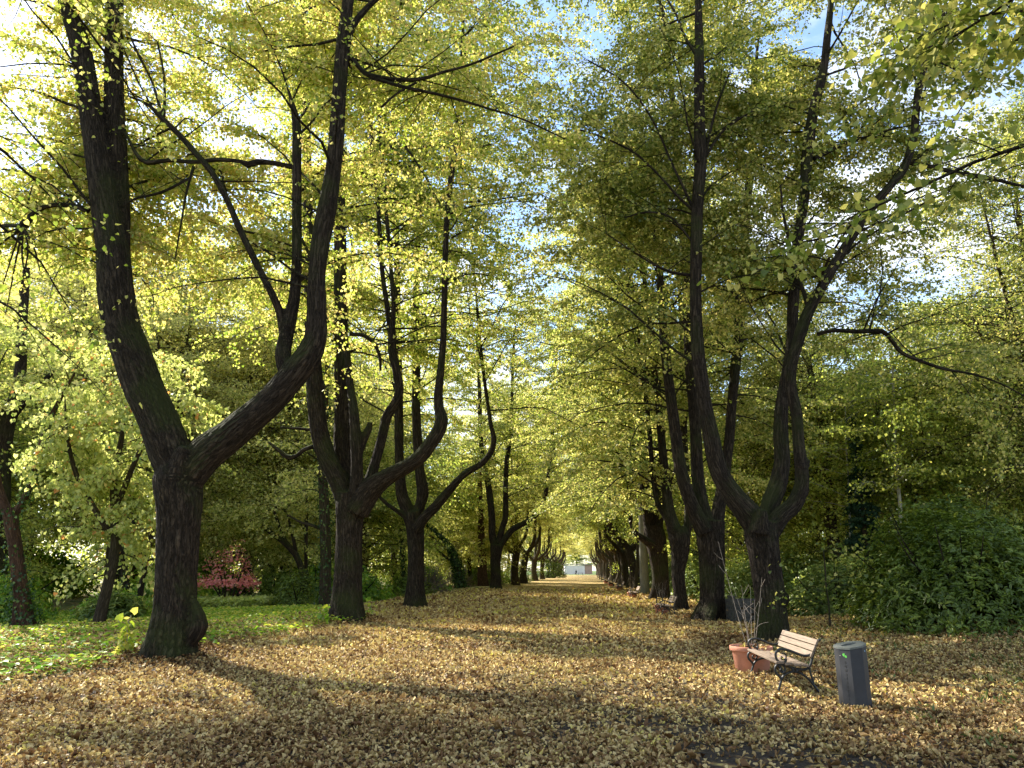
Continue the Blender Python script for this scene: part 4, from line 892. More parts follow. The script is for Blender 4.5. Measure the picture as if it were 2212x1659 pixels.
# ---------------------------------------------------------------- the wood that closes the horizon on both sides
r = np.random.default_rng(900)
def wood(label, arcs, mat, n, seed):
    r = np.random.default_rng(seed); P0 = []
    for (x0, y0, x1, y1, h, th) in arcs:
        m = int(n*np.hypot(x1-x0, y1-y0)); t = r.random(m); nrm = np.array([y1-y0, x0-x1])/np.hypot(x1-x0, y1-y0)
        cell = vnoise(x0+(x1-x0)*t, y0+(y1-y0)*t, 6., seed); hh = h*(.8+.35*cell)
        z = hh*(1-r.power(1.4, m)*.98); d = r.uniform(-.5, .5, m)*th*np.sqrt(np.clip(1-z/(hh+1.), .05, 1))
        # clumped
        c = r.integers(0, m, m); k = r.random(m) < .75; p = np.stack([x0+(x1-x0)*t+nrm[0]*d, y0+(y1-y0)*t+nrm[1]*d, z], 1)
        sel = c % max(1, m//14); p[k] = p[sel[k]]+r.normal(0, .8, (k.sum(), 3))
        P0.append(p)
    p = np.vstack(P0); p[:, 2] = np.abs(p[:, 2])-.2; n_ = len(p); print('wood', n_)
    o = leaf_mesh('distant_woods', p, r.normal(0, 1, (n_, 3)), r.normal(0, 1, (n_, 3))+[0, 0, .5], r.uniform(.3, .6, n_), mat, None, r, .1, .1, KITE)
    return tag(o, label, 'woods', kind='stuff')
wood('distant wood of yellow-green trees closing the view left of the avenue', [(-95, 62, -48, 104, 17, 9), (-48, 104, -22, 132, 15, 10), (-22, 132, -4, 175, 14, 8)], M['far_lime'], 330, 901)
wood('distant wood of green trees closing the view right of the avenue', [(98, 50, 55, 92, 17, 9), (55, 92, 38, 120, 17, 9), (38, 120, 36, 175, 16, 8)], M['far_green'], 520, 902)
# low undergrowth that hides the far lawn line
for x, y, s, lab in [(-26., 62., 2.2, 'broad green thicket low in the left distance behind the drooping maple'), (-15., 66., 1.8, 'green thicket behind the red maple in the distance'), (-36., 58., 2.4, 'green thicket at the far left behind the forked trunk'),
                     (-10.5, 84., 1.8, 'green thicket behind the brown half-bare shrubs'), (-19., 84., 2.2, 'far green thicket between the first two left lindens'), (-4., 100., 1.9, 'far green thicket left of the reddish trunk')]:
    dup(gs, (x, y, -.3), rng.uniform(0, 6), lab, 'light green shrubs on the left', s)
for x, y, s, lab in [(26., 46., 2.4, 'broad shrub behind the rhododendrons in the right distance'), (19.5, 44., 2., 'broad shrub below the birch trunks'), (36., 52., 2.8, 'broad shrub at the far right behind the rhododendrons')]:
    dup(sh, (x, y, 0), rng.uniform(0, 6), lab, 'understorey shrubs on the right', s)
# ---------------------------------------------------------------- ground sheet
def axis_pts(lo, hi, f):
    out = [lo]; 
    while out[-1] < hi: out.append(out[-1]+f(out[-1]))
    return np.array(out)
ys = axis_pts(-14., 1500., lambda y: .16 if -2 < y < 14 else (.3 if -14 <= y < 40 else (1.2 if y < 120 else (6 if y < 400 else 120))))
xs = axis_pts(-900., 900., lambda x: .2 if -14 < x < 14 else (.5 if abs(x) < 30 else (4. if abs(x) < 80 else 60.)))
X, Y = np.meshgrid(xs, ys); Zg = gz(X, Y)*np.clip((140-Y)/60, 0, 1); 
nx, ny = len(xs), len(ys); ii = (np.arange(ny-1)[:, None]*nx+np.arange(nx-1)[None]).ravel()
gr = mesh('ground', np.stack([X, Y, Zg], -1), np.stack([ii, ii+1, ii+nx+1, ii+nx], 1), M['ground'], smooth=True)
tag(gr, kind='structure')
# ---------------------------------------------------------------- fallen leaves
rr = np.random.default_rng(77)
def cover_mask(x, y):
    """1 where green ground cover grows (left of the avenue)"""
    edge = -8.3+.094*y+1.1*np.clip((y-16)/7, 0, 1)-3.3*np.clip((y-25)/9, 0, 1)+vnoise(x, y, 1.4, 31)*.55
    return np.clip((edge-x)/.8, 0, 1)*np.clip((36.5-y)/2., 0, 1)
P_, D_, N_, S_, Fo, Cu, Rn = [], [], [], [], [], [], []
for y0, y1, dens, size in [(1.6, 6, 1050, .038), (6, 10, 950, .041), (10, 16, 520, .048), (16, 26, 190, .068), (26, 42, 60, .10), (42, 70, 14, .15)]:
    xw = lambda y: .74*y+3.5
    A = (xw(y1)*2)*(y1-y0); n = int(A*dens)
    y = rr.uniform(y0, y1, n); x = rr.uniform(-xw(y1), xw(y1), n)
    k = np.abs(x-.02*y) < xw(y); x, y = x[k], y[k]
    if y0 >= 26: k = np.abs(x-(-1.7+.094*y)) < 9; x, y = x[k], y[k]
    bare = vnoise(x, y, .55, 12)*.55+vnoise(x, y, 2.2, 13)*.6
    inpath = np.clip(1-np.abs(x-(1.0+.094*y))/3.6, 0, 1)*np.clip((13-y)/5, 0, 1)
    k = rr.random(len(x)) < np.clip(1.05-inpath*1.15*np.clip(bare+.65, 0, 1), .15, 1)*(1-.2*cover_mask(x, y)); x, y = x[k], y[k]
    n = len(x); z = gz(x, y)+rr.uniform(.004, .045, n)+cover_mask(x, y)*rr.uniform(0, .16, n)
    P_.append(np.stack([x, y, z], 1)); a = rr.uniform(0, 2*pi, n)
    D_.append(np.stack([np.cos(a), np.sin(a), rr.normal(0, .25, n)], 1)); q = rr.normal(0, .42, (n, 3)); q[:, 2] = 1; N_.append(q)
    S_.append(size*rr.uniform(.6, 1.25, n)); Fo.append(np.where(rr.random(n) < .25, rr.uniform(.5, 1.1, n), rr.uniform(-.15, .5, n))); Cu.append(rr.normal(.0, .38, n))
    # brown leaves gather in the middle, yellow ones under the crowns; thin patches of oak-brown
    base = rr.beta(2.2, 1.5, n)*.95+vnoise(x, y, 1.9, 14)*.07+.10*np.clip((y-13)/18, 0, 1)-.10*np.clip((10-y)/5, 0, 1)
    for mx, my, h_, r_ in MOUNDS: base = base-.38*np.exp(-((x-mx)**2+(y-my)**2)/(1.1*r_*r_))
    Rn.append(np.clip(base, 0, 1))
n = 500; y = 2+9*rr.random(n)**.8; x = rr.uniform(-1, 1, n)*(.74*y+2); P_.append(np.stack([x, y, gz(x, y)+rr.uniform(.02, .05, n)], 1))       # bigger brown plane and oak leaves
a = rr.uniform(0, 2*pi, n); D_.append(np.stack([np.cos(a), np.sin(a), rr.normal(0, .2, n)], 1)); q = rr.normal(0, .4, (n, 3)); q[:, 2] = 1; N_.append(q); S_.append(rr.uniform(.06, .095, n)); Fo.append(rr.uniform(.1, .9, n)); Cu.append(rr.normal(.2, .4, n)); Rn.append(rr.uniform(.05, .5, n))
n = 26; t = rr.random(n); x = 3.78+.42*rr.random(n)+.14*t; y = 11.05+1.6*t; P_.append(np.stack([x, y, np.full(n, .46)+gz(x, y)], 1)); D_.append(rr.normal(0, 1, (n, 3))*[1, 1, .1]); q = rr.normal(0, .2, (n, 3)); q[:, 2] = 1; N_.append(q); S_.append(rr.uniform(.035, .055, n)); Fo.append(rr.uniform(0, .3, n)); Cu.append(rr.normal(0, .2, n)); Rn.append(rr.uniform(.4, 1, n))
p = np.vstack(P_); print('litter', len(p))
lf = leaf_mesh('fallen_leaves', p, np.vstack(D_), np.vstack(N_), np.concatenate(S_), M['litter'], None, rr, np.concatenate(Fo), np.concatenate(Cu), HEART, np.concatenate(Rn))
tag(lf, 'fallen linden leaves in yellow, tan and brown covering the avenue', 'fallen leaves', kind='stuff')
# ---------------------------------------------------------------- ground cover on the left
n = 120000
y = 10+26*rr.power(1.3, n); x = rr.uniform(-27, 0, n); m = cover_mask(x, y)*(np.abs(x) < .78*y+2)
green = vnoise(x, y, 2.3, 41)*.5+.75+.5*np.clip((16.5-y)/3, 0, 1)
k = rr.random(n) < m*np.clip(green, .3, 1); x, y = x[k], y[k]; n = len(x); print('cover', n)
g = np.stack([x, y, gz(x, y)+rr.uniform(.03, .22, n)], 1); d = rr.normal(0, 1, (n, 3)); d[:, 2] = .1; nn = rr.normal(0, .4, (n, 3)); nn[:, 2] = 1
gv = leaf_mesh('ground_cover', g, d, nn, rr.uniform(.06, .12, n), M['cover'], None, rr, .12, .15, HEART, np.clip(rr.beta(2, 2.5, n)+.3*np.clip((y-17)/8, 0, .8), 0, 1))
tag(gv, 'bright green leafy ground cover left of the avenue', 'ground cover', kind='stuff')
# grass tufts and seedlings on the right verge
n = 9000
y = rr.uniform(6, 22, n); x = 2.2+.094*y+rr.uniform(1.5, 11, n); k = (vnoise(x, y, 1.3, 51) > .12) & (x < .78*y+2); x, y = x[k], y[k]; n = len(x)
g = np.stack([x, y, gz(x, y)+rr.uniform(.01, .06, n)], 1); d = rr.normal(0, .7, (n, 3)); d[:, 2] = .8; nn = rr.normal(0, 1, (n, 3))
vg = leaf_mesh('verge_grass', g, d, nn, rr.uniform(.04, .10, n), M['verge'], None, rr, .1, .3, LANCE, rr.uniform(0, .6, n))
tag(vg, 'thin green grass and seedlings on the right verge', 'grass', kind='stuff')
# pale low perennials under the red maple
n = 9000
x = rr.uniform(-17., -11.5, n); y = rr.uniform(35.2, 38., n); g = np.stack([x, y, gz(x, y)+rr.uniform(.1, .55, n)], 1)
d = rr.normal(0, 1, (n, 3)); nn = rr.normal(0, .5, (n, 3)); nn[:, 2] = 1
pv = leaf_mesh('perennial_bed', g, d, nn, rr.uniform(.12, .2, n), M['maple'], None, rr, .1, .2, HEART, rr.uniform(0, .5, n))
tag(pv, 'bed of low pale green plants at the foot of the red maple', 'plant bed', kind='stuff')
# young shoots with big pale leaves beside the trunks
def shoots(label, pts, n, size, seed, hmax=.6):
    r = np.random.default_rng(seed); c = np.mean([q for q in pts], axis=0); c[2] = gz(c[0], c[1])
    rt = root('tree_shoot', c, label, 'tree shoot', 'leafy shoots at the trunk feet'); mb = MB(); lp, ld = [], []
    for q in pts:
        for k in range(n):
            a = r.uniform(0, 2*pi); l = hmax*r.uniform(.4, 1.); b = np.array([q[0], q[1], gz(q[0], q[1])-.02])-c+np.array([*r.normal(0, .08, 2), 0])
            t = b+np.array([cos(a)*l*.4, sin(a)*l*.4, l]); mid = (b+t)/2+r.normal(0, .03, 3)
            mb.tube(catmull(np.array([b, mid, t]), .1), .006, 5)
            for s in np.linspace(.35, 1, 6): lp.append(b+(t-b)*s+r.normal(0, .02, 3)); ld.append(r.normal(0, 1, 3)+[0, 0, -.1])
    mb.build('stem', M['twig'], rt)
    lp = np.array(lp); m = len(lp); nn = r.normal(0, .5, (m, 3)); nn[:, 2] += 1
    leaf_mesh('foliage', lp, np.array(ld), nn, r.uniform(.7, 1.2, m)*size, M['cover'], rt, r, .12, .15, HEART, r.uniform(.5, .95, m))
shoots('pale yellow-green shoots just left of the nearest left linden\'s foot', [G(268, 1425)], 8, .17, 5, .75)
shoots('yellow-green shoots on the left of the second left linden\'s foot', [G(695, 1352)], 7, .16, 6)
shoots('small yellow-green shoots on the right of the second left linden\'s foot', [G(812, 1338)], 3, .15, 7, .8)
# ---------------------------------------------------------------- park benches
def spiral(cx, cz, r0, r1, a0, a1, n=22):
    t = np.linspace(0, 1, n); a = a0+(a1-a0)*t; r = r0+(r1-r0)*t
    return np.stack([cx+r*np.cos(a), cz+r*np.sin(a)], 1)
def frame_curves():
    q = lambda L: np.array([((x-790)/785., (1015-y)/785.) for x, y in L])
    return [
      (q([(783, 1022), (800, 960), (822, 900), (835, 862), (815, 825), (785, 790), (776, 755), (792, 718), (835, 703), (880, 712)]), .017),      # front leg into scroll
      (q([(850, 700), (882, 735), (884, 775), (858, 792), (832, 778), (836, 752), (856, 752)]), .012),
      (q([(830, 872), (852, 835), (895, 800), (960, 780), (1030, 788), (1100, 828), (1160, 892), (1205, 958), (1246, 1022)]), .017),  # arch to the rear foot
      (q([(800, 708), (880, 708), (950, 730), (1010, 750), (1080, 755), (1135, 738), (1165, 695), (1185, 640), (1205, 580), (1235, 500), (1262, 455), (1292, 443)]), .018),
      (q([(1148, 725), (1152, 790), (1168, 850), (1178, 912)]), .014),
      (q([(960, 740), (975, 780)]), .02), (q([(1010, 752), (1015, 786)]), .02),
      (q([(872, 632), (856, 622), (852, 640), (872, 656), (900, 645), (908, 612), (890, 588), (862, 588)]), .010),
      (q([(905, 640), (893, 678), (850, 686), (812, 665), (795, 618), (806, 572), (848, 548), (910, 548), (980, 570), (1050, 600), (1110, 612), (1160, 604), (1188, 585)]), .017)]
def make_bench(label, loc, rz, group, length=1.75):
    """local x runs from the front feet to the back, y along the bench (0 = end nearest the camera)"""
    rt = root('park_bench', loc, label, 'bench', group, rz)
    for yy in (.04, length-.04):
        mb = MB()
        for c, rad in frame_curves():
            c3 = catmull(np.column_stack([c[:, 0], np.full(len(c), yy), c[:, 1]]), .018)
            mb.tube(c3, rad, 8)
        v = np.array(mb.V); v[:, 1] = yy+(v[:, 1]-yy)*1.35; mb.V = v.tolist()
        mb.build('end_frame', M['iron'], rt, smooth=True)
    for x, z, w, tl in [(.045, .425, .052, -.03), (.165, .408, .052, -.08), (.285, .392, .052, -.05), (.395, .388, .045, .12)]:
        mb = MB(); R = np.array([[cos(tl), 0, sin(tl)], [0, 1, 0], [-sin(tl), 0, cos(tl)]])
        mb.box((x, length/2, z), (w, length/2+.015, .016), R=R); mb.build('seat_slat', M['slat'], rt, bevel=.006)
    up = lambda s: np.array([.488+.115*s, .0, .50+.225*s])
    for s in (.14, .50, .86):
        p = up(s); tl = radians(90-62.5); mb = MB(); R = np.array([[cos(tl), 0, sin(tl)], [0, 1, 0], [-sin(tl), 0, cos(tl)]])
        mb.box((p[0]-.012, length/2, p[2]), (.014, length/2+.015, .040), R=R); mb.build('back_slat', M['slat'], rt, bevel=.006)
    mb = MB(); mb.tube(catmull(np.array([[.22, .04, .335], [.22, length/2, .335], [.22, length-.04, .335]]), .4), .008, 8); mb.build('tie_rod', M['iron'], rt)
    return rt
BL = ['park bench nearest the camera, beside the terracotta pot and the bin', 'second park bench from the camera, in front of the twin-stemmed linden', 'third park bench from the camera, in front of the smooth pale trunk',
      'fourth park bench from the camera, small, beyond the smooth pale trunk', 'fifth park bench from the camera along the right row', 'sixth park bench from the camera along the right row',
      'seventh park bench from the camera, tiny', 'eighth park bench from the camera, tiny in the distance', 'ninth and farthest legible park bench by the right row']
bp = [(3.70, 11.0), (5.42, 28.1), (6.92, 45.), (8.5, 62.), (10.0, 79.), (11.6, 96.), (13.2, 113.), (14.8, 130.), (16.4, 147.)]
GB = 'iron-and-wood park benches along the right row'
for i, (x, y) in enumerate(bp):
    z = float(gz(x+.2, y+.9))-.01
    if i == 0: bench = make_bench(BL[0], (x, y, z), radians(-4.6), GB)
    else: dup(bench, (x, y, z), radians(-5.), BL[i], GB)
# ---------------------------------------------------------------- terracotta pots with bare twigs
def make_pot(label, loc, group):
    rt = root('flower_pot', loc, label, 'flower pot', group)
    MB().lathe([(.0, .0), (.255, .0), (.27, .015), (.315, .33), (.318, .335), (.345, .338), (.352, .35), (.352, .405), (.344, .415), (.325, .41), (.315, .36), (.30, .35)], n=48).build('pot', M['terra'], rt, smooth=True)
    MB().lathe([(.0, .352), (.15, .356), (.305, .345)], n=32).build('soil', M['soil'], rt)
    r = np.random.default_rng(8)
    for k in range(6):
        a = k*1.05+r.uniform(-.3, .3); l = r.uniform(.8, 1.2) if k != 3 else 1.8; s = r.uniform(.12, .34)
        b = np.array([cos(a)*.05, sin(a)*.05, .34]); t = b+np.array([cos(a)*s*1.6-.08, sin(a)*s, l]); m1 = b+(t-b)*.4+r.normal(0, .02, 3); mb = MB()
        c = catmull(np.array([b, m1, t]), .08); mb.tube(c, np.linspace(.0055, .002, len(c)), 6)
        for j in range(3):
            p0 = c[int(len(c)*r.uniform(.35, .9))]; e = p0+np.array([*r.normal(0, .1, 2), r.uniform(.1, .22)]); mb.tube(catmull(np.array([p0, (p0+e)/2+r.normal(0, .015, 3), e]), .06), .0025, 5)
        mb.build('twig', M['twig'], rt)
    q = r.normal(0, .15, (60, 3)); q = q[np.hypot(q[:, 0], q[:, 1]) < .27]; q[:, 2] = .37+r.uniform(0, .05, len(q))
    leaf_mesh('leaf_litter', q, r.normal(0, 1, q.shape), r.normal(0, .3, q.shape)+[0, 0, 1], .07, M['litter'], rt, r, .2, .1)
    return rt
GP = 'terracotta pots beside the benches'
pot = make_pot('wide terracotta pot of bare twigs beside the nearest bench', (4.03, 13.2, float(gz(4., 13.2))), GP)
PL_ = ['terracotta pot at the far end of the second bench', 'terracotta pot at the far end of the third bench', 'terracotta pot at the far end of the fourth bench', 'terracotta pot at the far end of the fifth bench', 'terracotta pot at the far end of the sixth bench']
for i, lab in enumerate(PL_):
    x, y = bp[i+1]; dup(pot, (x+.42, y+2.05, float(gz(x, y+1.9))), i*1.3, lab, GP, .85)
# ---------------------------------------------------------------- litter bin
BX, BY = 4.32, 10.02
bz = float(gz(BX, BY))-.02
rt = root('litter_bin', (BX, BY, bz), 'dark grey faceted metal litter bin with vertical lettering and a green leaf emblem', 'litter bin'); rt.scale = (.94, .94, .96)
plan = [(-.175, .10), (-.150, -.045), (.012-.075, -.175), (.085, -.215), (.175, -.15), (.185, .03), (.07, .17), (-.08, .19)]
top = [.735, .73, .735, .775, .80, .82, .81, .77]
plan = [(-.165, .12), (-.165, -.03), (-.085, -.205), (.065, -.235), (.165, -.14), (.175, .05), (.06, .19), (-.09, .2)]
hgt = lambda x, y: .775+.20*x+.05*y
MB().prism(plan, 0., [hgt(*p) for p in plan]).build('body', M['bin'], rt, bevel=.004)
g2 = [(x*1.045, y*1.045) for x, y in plan]
def slab(poly, dz, th):
    n = len(poly); V = [(x, y, hgt(x, y)+dz) for x, y in poly]+[(x, y, hgt(x, y)+dz+th) for x, y in poly]
    return V, [list(range(n))[::-1], list(range(n, 2*n))]+[[i, (i+1) % n, n+(i+1) % n, n+i] for i in range(n)]
# lid with an oval hole: ring between outline and hole
th = np.linspace(0, 2*pi, 48, endpoint=False)
def outer(t):
    best = None; d = np.array([cos(t), sin(t)])
    for i in range(len(g2)):
        a = np.array(g2[i]); b = np.array(g2[(i+1) % len(g2)]); e = b-a; den = d[0]*e[1]-d[1]*e[0]
        if abs(den) < 1e-9: continue
        s = (a[0]*e[1]-a[1]*e[0])/den; w = (a[0]*d[1]-a[1]*d[0])/den
        if s > 0 and -1e-6 <= w <= 1+1e-6: best = s if best is None else max(best, s)
    return best
V = []; Fc = []
for t in th:
    o = outer(t); x, y = cos(t)*o, sin(t)*o; ix, iy = cos(t)*.105, sin(t)*.055+.01
    V += [(x, y, hgt(x, y)+.004), (x, y, hgt(x, y)+.026), (ix, iy, hgt(ix, iy)+.026), (ix, iy, hgt(ix, iy)+.004)]
for k in range(48):
    a = 4*k; b = 4*((k+1) % 48)
    Fc += [[a, b, b+1, a+1], [a+1, b+1, b+2, a+2], [a+2, b+2, b+3, a+3], [a+3, b+3, b, a]]
mesh('lid', V, Fc, M['bin_lid'], rt)
MB().add([(cos(t)*.104, sin(t)*.054+.01, hgt(cos(t)*.104, sin(t)*.054)+.0055) for t in th], [list(range(48))]).build('opening_shade', M['dark'], rt)  # flat black sheet under the lid hole, painted shade instead of a hollow inside
# lettering and emblem on the front-left facet
p0, p1 = np.array(plan[1]), np.array(plan[2]); mid = (p0+p1)/2; e = (p1-p0)/np.linalg.norm(p1-p0); nrm = np.array([e[1], -e[0]]); 
if nrm.dot(mid) < 0: nrm = -nrm
yaw = math.atan2(e[1], e[0])
def text(s, z, size, mat, name):
    cu = bpy.data.curves.new(name, 'FONT'); cu.body = s; cu.size = size; cu.extrude = .0012; cu.align_x = 'CENTER'; cu.align_y = 'CENTER'; cu.space_character = 1.
    o = bpy.data.objects.new(name, cu); o.rotation_euler = (pi/2, 0, yaw); pp = mid+nrm*.0016; o.location = (pp[0], pp[1], z)
    cu.materials.append(mat); link(o, rt); return o
def lettering():
    cu = bpy.data.curves.new('lettering', 'FONT'); cu.body = '\n'.join('ROMBERGPARK'); cu.size = .043; cu.extrude = .0012; cu.offset = .0012; cu.align_x = 'CENTER'; cu.align_y = 'CENTER'; cu.space_line = 1.17
    t = bpy.data.objects.new('tmp', cu); COL.objects.link(t); dg = bpy.context.evaluated_depsgraph_get(); me = bpy.data.meshes.new_from_object(t.evaluated_get(dg)); bpy.data.objects.remove(t)
    me.materials.clear(); me.materials.append(M['ink']); o = bpy.data.objects.new('lettering', me); pp = mid+nrm*.0016; o.rotation_euler = (pi/2, 0, yaw); o.location = (pp[0], pp[1], .335); link(o, rt)
lettering()
def lobe(cx, cz, l, w, a, n=14):
    out = []
    for k in range(n):
        t = 2*pi*k/n; x = (cos(t)*.5+.5)*l; y = sin(t)*w*(.6+.4*cos(t*.5)); out.append((cx+x*cos(a)-y*sin(a), cz+x*sin(a)+y*cos(a)))
    return out
mb = MB()
for l, w, a in [(.044, .0095, 2.35), (.050, .010, 1.95), (.046, .0095, 1.5)]:
    pl = lobe(-.004, .655, l, w, a); f3 = [(*(mid+nrm*.0025+e*x), z) for x, z in pl]; b3_ = [(*(mid+nrm*-.001+e*x), z) for x, z in pl]; n = len(pl)
    mb.add(f3+b3_, [list(range(n)), list(range(n, 2*n))[::-1]]+[[i, n+i, n+(i+1) % n, (i+1) % n] for i in range(n)])
for l, w, a in [(.034, .009, 1.0), (.036, .010, .45), (.030, .009, -.1)]:
    pl = lobe(.006, .650, l, w, a); f3 = [(*(mid+nrm*.0030+e*x), z) for x, z in pl]; b3_ = [(*(mid+nrm*-.001+e*x), z) for x, z in pl]; n = len(pl)
    mb.add(f3+b3_, [list(range(n)), list(range(n, 2*n))[::-1]]+[[i, n+i, n+(i+1) % n, (i+1) % n] for i in range(n)])
mb.build('emblem', M['logo'], rt)
qs = np.array(plan[3]); qe = np.array(plan[4]); ee = (qe-qs)/np.linalg.norm(qe-qs); nn_ = np.array([ee[1], -ee[0]]); mb = MB()
c_ = qs+(qe-qs)*.55+nn_*.0015; mb.box((c_[0], c_[1], .735), (.009, .001, .009), rz=math.atan2(ee[1], ee[0])); mb.build('sticker', M['stick_b'], rt)
c_ = p0+(p1-p0)*.1+nrm*.0015; mb = MB(); mb.box((c_[0], c_[1], .665), (.004, .001, .005), rz=yaw); mb.build('sticker', M['wallp'], rt)
# ---------------------------------------------------------------- grey compost bin of interlocking plastic boards
cb = G(1600, 1349); cz = float(gz(cb[0], cb[1]))
a = G(1579+11, 1352)
rt = root('compost_bin', (7.05, 24.6, float(gz(7.05, 24.6))), 'grey compost bin of interlocking slotted plastic boards behind the nearest right linden', 'compost bin')
def board(axis, off, z0, h, L, name='side_board'):
    mb = MB(); t = .045
    # board with two rows of rectangular slots: built from rails and posts
    def bx(a0, a1, z0_, z1_):
        c = (a0+a1)/2; s = (a1-a0)/2
        if axis == 'x': mb.box((c, off, (z0_+z1_)/2), (s, t/2, (z1_-z0_)/2))
        else: mb.box((off, c, (z0_+z1_)/2), (t/2, s, (z1_-z0_)/2))
    g = .004
    bx(0, L, z0+g, z0+h*.3); bx(0, L, z0+h*.7, z0+h-g)
    n = 3 if L > 1 else 4
    hole = .11 if axis == 'x' else .07
    cs = [(k+1)*L/(n+1) for k in range(n)]; x = 0.
    for c in cs: bx(x, c-hole/2, z0+h*.3, z0+h*.7); x = c+hole/2
    bx(x, L, z0+h*.3, z0+h*.7)
    mb.build(name, M['plastic'], rt, bevel=.004)
CL, CW, BH = 1.25, .95, .185
for k in range(4):
    board('x', .09 if k % 2 else .1, k*BH, BH*.99, CL); board('x', CW-.06, k*BH, BH*.99, CL)
    board('y', .06, k*BH+BH*.25*(0), BH*.985, CW); board('y', CL-.06, k*BH, BH*.985, CW)
board('y', .06, 4*BH, BH*.6, CW*.8)
MB().box((CL/2, CW/2, .28), (CL/2-.09, CW/2-.12, .27)).build('compost', M['soil'], rt)
# ---------------------------------------------------------------- pink flower head lying on the path
pf = G(1472, 1469); r = np.random.default_rng(3); pf[2] = gz(pf[0], pf[1])+.02
n = 14; a = np.arange(n)*2.4; d = np.stack([np.cos(a), np.sin(a), .3+.3*(np.arange(n) % 3)], 1)
pl = leaf_mesh('pink_flower', np.zeros((n, 3))+d*.008, d, np.stack([-np.cos(a)*.5, -np.sin(a)*.5, np.ones(n)], 1), .042, M['petal'], None, r, .25, -.2, HEART)
pl.location = pf; tag(pl, 'single bright pink flower head lying on the leaves left of the bench', 'flower')
# ---------------------------------------------------------------- end of the avenue: person, table, building
def person(loc, rz):
    rt = root('person', loc, 'distant person in a dark coat walking on the avenue', 'person', None, rz)
    def skin(name, J, E_, mat, parent):
        me = bpy.data.meshes.new(name); me.from_pydata([j[:3] for j in J], E_, []); o = bpy.data.objects.new(name, me); me.materials.append(mat)
        link(o, parent); m = o.modifiers.new('skin', 'SKIN'); sv = me.skin_vertices[0].data
        for i, j in enumerate(J): sv[i].radius = (j[3], j[4] if len(j) > 4 else j[3])
        sv[0].use_root = True; s = o.modifiers.new('sub', 'SUBSURF'); s.levels = 1; s.render_levels = 2; return o
    B = [(0, 0, .95, .15, .11), (0, 0, 1.15, .14, .10), (0, 0, 1.36, .17, .11), (0, 0, 1.48, .06), (0, -.01, 1.56, .065), (0, -.02, 1.66, .085, .10), (0, -.01, 1.74, .06),
         (.19, 0, 1.42, .055), (.25, .02, 1.16, .045), (.27, -.06, .93, .035), (.27, -.09, .84, .03), (-.19, 0, 1.42, .055), (-.25, .0, 1.16, .045), (-.28, .02, .92, .035), (-.28, .02, .83, .03),
         (.09, 0, .88, .09), (.10, -.10, .50, .06), (.10, -.04, .09, .045), (.10, -.16, .04, .04), (-.09, 0, .88, .09), (-.10, .08, .50, .06), (-.10, .20, .12, .045), (-.10, .14, .05, .04)]
    E_ = [(0, 1), (1, 2), (2, 3), (3, 4), (4, 5), (5, 6), (2, 7), (7, 8), (8, 9), (9, 10), (2, 11), (11, 12), (12, 13), (13, 14), (0, 15), (15, 16), (16, 17), (17, 18), (0, 19), (19, 20), (20, 21), (21, 22)]
    skin('body', B, E_, M['skin'], rt)
    C = [(0, 0, .80, .21, .16), (0, 0, .95, .19, .15), (0, 0, 1.15, .17, .13), (0, 0, 1.36, .20, .14), (0, 0, 1.46, .10), (.20, 0, 1.42, .075), (.26, .02, 1.16, .06), (.28, -.06, .95, .05), (-.20, 0, 1.42, .075), (-.26, 0, 1.16, .06), (-.29, .02, .94, .05)]
    skin('coat', C, [(0, 1), (1, 2), (2, 3), (3, 4), (3, 5), (5, 6), (6, 7), (3, 8), (8, 9), (9, 10)], M['coat'], rt)
    T_ = [(0, 0, .92, .16, .12), (.09, 0, .85, .11), (.10, -.10, .50, .08), (.10, -.04, .12, .06), (-.09, 0, .85, .11), (-.10, .08, .50, .08), (-.10, .19, .15, .06)]
    skin('trousers', T_, [(0, 1), (1, 2), (2, 3), (0, 4), (4, 5), (5, 6)], M['trouser'], rt)
    MB().lathe([(0., 1.80), (.06, 1.79), (.105, 1.73), (.11, 1.67), (.09, 1.61)], n=16).build('hair', M['hair'], rt, smooth=True)
person((22.0, 262., 0.), .3)
sb = MB(); sb.box((0, 0, .15), (.17, .07, .15)); sb.tube(catmull(np.array([[-.1, 0, .29], [-.05, 0, .45], [.05, 0, .45], [.1, 0, .29]]), .05), .01, 6)
o = sb.build('handbag', M['coat'], None, bevel=.02, loc=(21.72, 262., .36)); tag(o, 'dark bag in the left hand of the distant person', 'bag')
rt = root('picnic_table', (24.0, 268., 0), 'small dark table with benches at the far end of the avenue', 'picnic table')
MB().box((0, 0, .74), (1.0, .38, .03)).build('table_top', M['coat'], rt)
for s in (-1, 1):
    MB().box((0, .68*s, .45), (1., .14, .025)).build('seat', M['coat'], rt)
    MB().tube(np.array([[.75*s, -.75, .0], [.75*s, 0, .72]]), .045, 6).tube(np.array([[.75*s, .75, .0], [.75*s, 0, .72]]), .045, 6).build('leg', M['coat'], rt)
rt = root('building', (26.4, 322., 0), 'low pale building closing the view beyond the end of the avenue', 'building')
mb = MB(); mb.box((-.2, 0, 1.75), (4.2, 3., 1.75)); mb.build('wall', M['wallp'], rt)
mb = MB(); mb.box((5.6, .2, 1.9), (1.55, 3., 1.9)); mb.build('side_wall', M['brickp'], rt)
MB().box((1.3, 0, 3.92), (6.2, 3.4, .10)).build('roof', M['roofm'], rt)
for k in range(3):
    w = MB().box((-2.8+k*2.6, -3.0, 1.55), (.75, .04, 1.0)).build('window', M['wallp'], rt); MB().box((-2.8+k*2.6, -3.05, 1.55), (.62, .02, .87)).build('pane', M['pane_pale'], w)
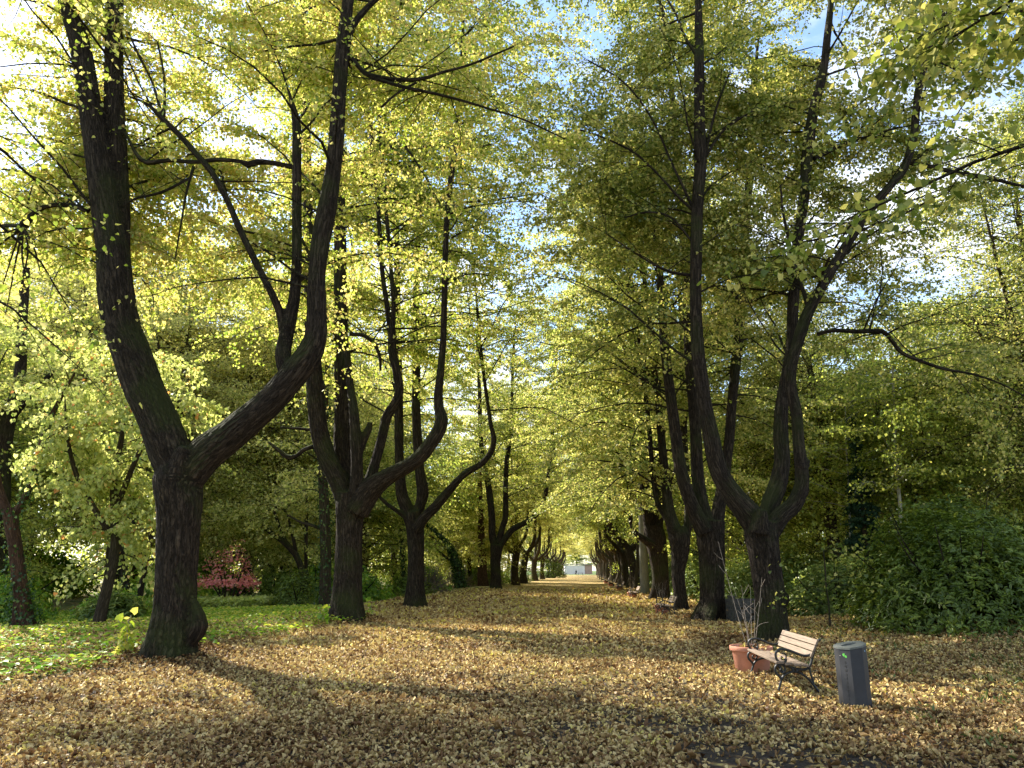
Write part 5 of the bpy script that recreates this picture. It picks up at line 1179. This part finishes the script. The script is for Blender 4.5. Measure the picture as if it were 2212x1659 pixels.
# ---------------------------------------------------------------- light, sky, camera
SUN_AZ = math.atan2(-.72, .69); SUN_EL = radians(39)     # azimuth from +Y, clockwise positive
sd = Vector((sin(SUN_AZ)*cos(SUN_EL), cos(SUN_AZ)*cos(SUN_EL), sin(SUN_EL)))
ld = bpy.data.lights.new('sun', 'SUN'); ld.energy = 5.; ld.angle = radians(.53); ld.color = (1., .93, .82)
lo = bpy.data.objects.new('sun', ld); lo.rotation_euler = (-sd).to_track_quat('-Z', 'Y').to_euler(); COL.objects.link(lo)
w = bpy.data.worlds.new('World'); SC.world = w; w.use_nodes = True; nt = w.node_tree; nt.nodes.clear()
sky = nt.nodes.new('ShaderNodeTexSky'); sky.sky_type = 'NISHITA'; sky.sun_disc = False; sky.sun_elevation = SUN_EL; sky.sun_rotation = SUN_AZ; sky.dust_density = .3; sky.air_density = 1.; sky.ozone_density = 1.5
bg = nt.nodes.new('ShaderNodeBackground'); bg.inputs[1].default_value = .125; out = nt.nodes.new('ShaderNodeOutputWorld')
tc = nt.nodes.new('ShaderNodeTexCoord').outputs['Generated']
mp = N(nt, 'ShaderNodeMapping', {'Vector': tc, 'Scale': (1., 1., 2.4)}).outputs[0]
cn = N(nt, 'ShaderNodeTexNoise', {'Vector': mp, 'Scale': 3.2, 'Detail': 7., 'Roughness': .58}).outputs['Fac']
cf = N(nt, 'ShaderNodeMapRange', {0: cn, 1: .44, 2: .62, 3: 0., 4: .85}).outputs[0]
cx = N(nt, 'ShaderNodeMix', {'Factor': cf}, data_type='RGBA'); nt.links.new(sky.outputs[0], cx.inputs[6]); cx.inputs[7].default_value = (4.6, 4.7, 4.9, 1)
nt.links.new(cx.outputs[2], bg.inputs[0]); nt.links.new(bg.outputs[0], out.inputs[0])
cd = bpy.data.cameras.new('camera'); cd.sensor_width = 36.; cd.lens = F/2212*36; cd.clip_end = 4000; cd.clip_start = .05
co = bpy.data.objects.new('camera', cd); co.location = (0, 0, EYE); co.rotation_euler = (pi/2+PITCH, 0, 0); COL.objects.link(co); SC.camera = co
SC.view_settings.view_transform = 'Standard'; SC.view_settings.look = 'None'; SC.view_settings.gamma = 1.; SC.view_settings.exposure = 1.6
SC.cycles.max_bounces = 9; SC.cycles.transparent_max_bounces = 8; SC.cycles.diffuse_bounces = 6; SC.cycles.transmission_bounces = 9; SC.cycles.glossy_bounces = 2
SC.cycles.caustics_reflective = False; SC.cycles.caustics_refractive = False
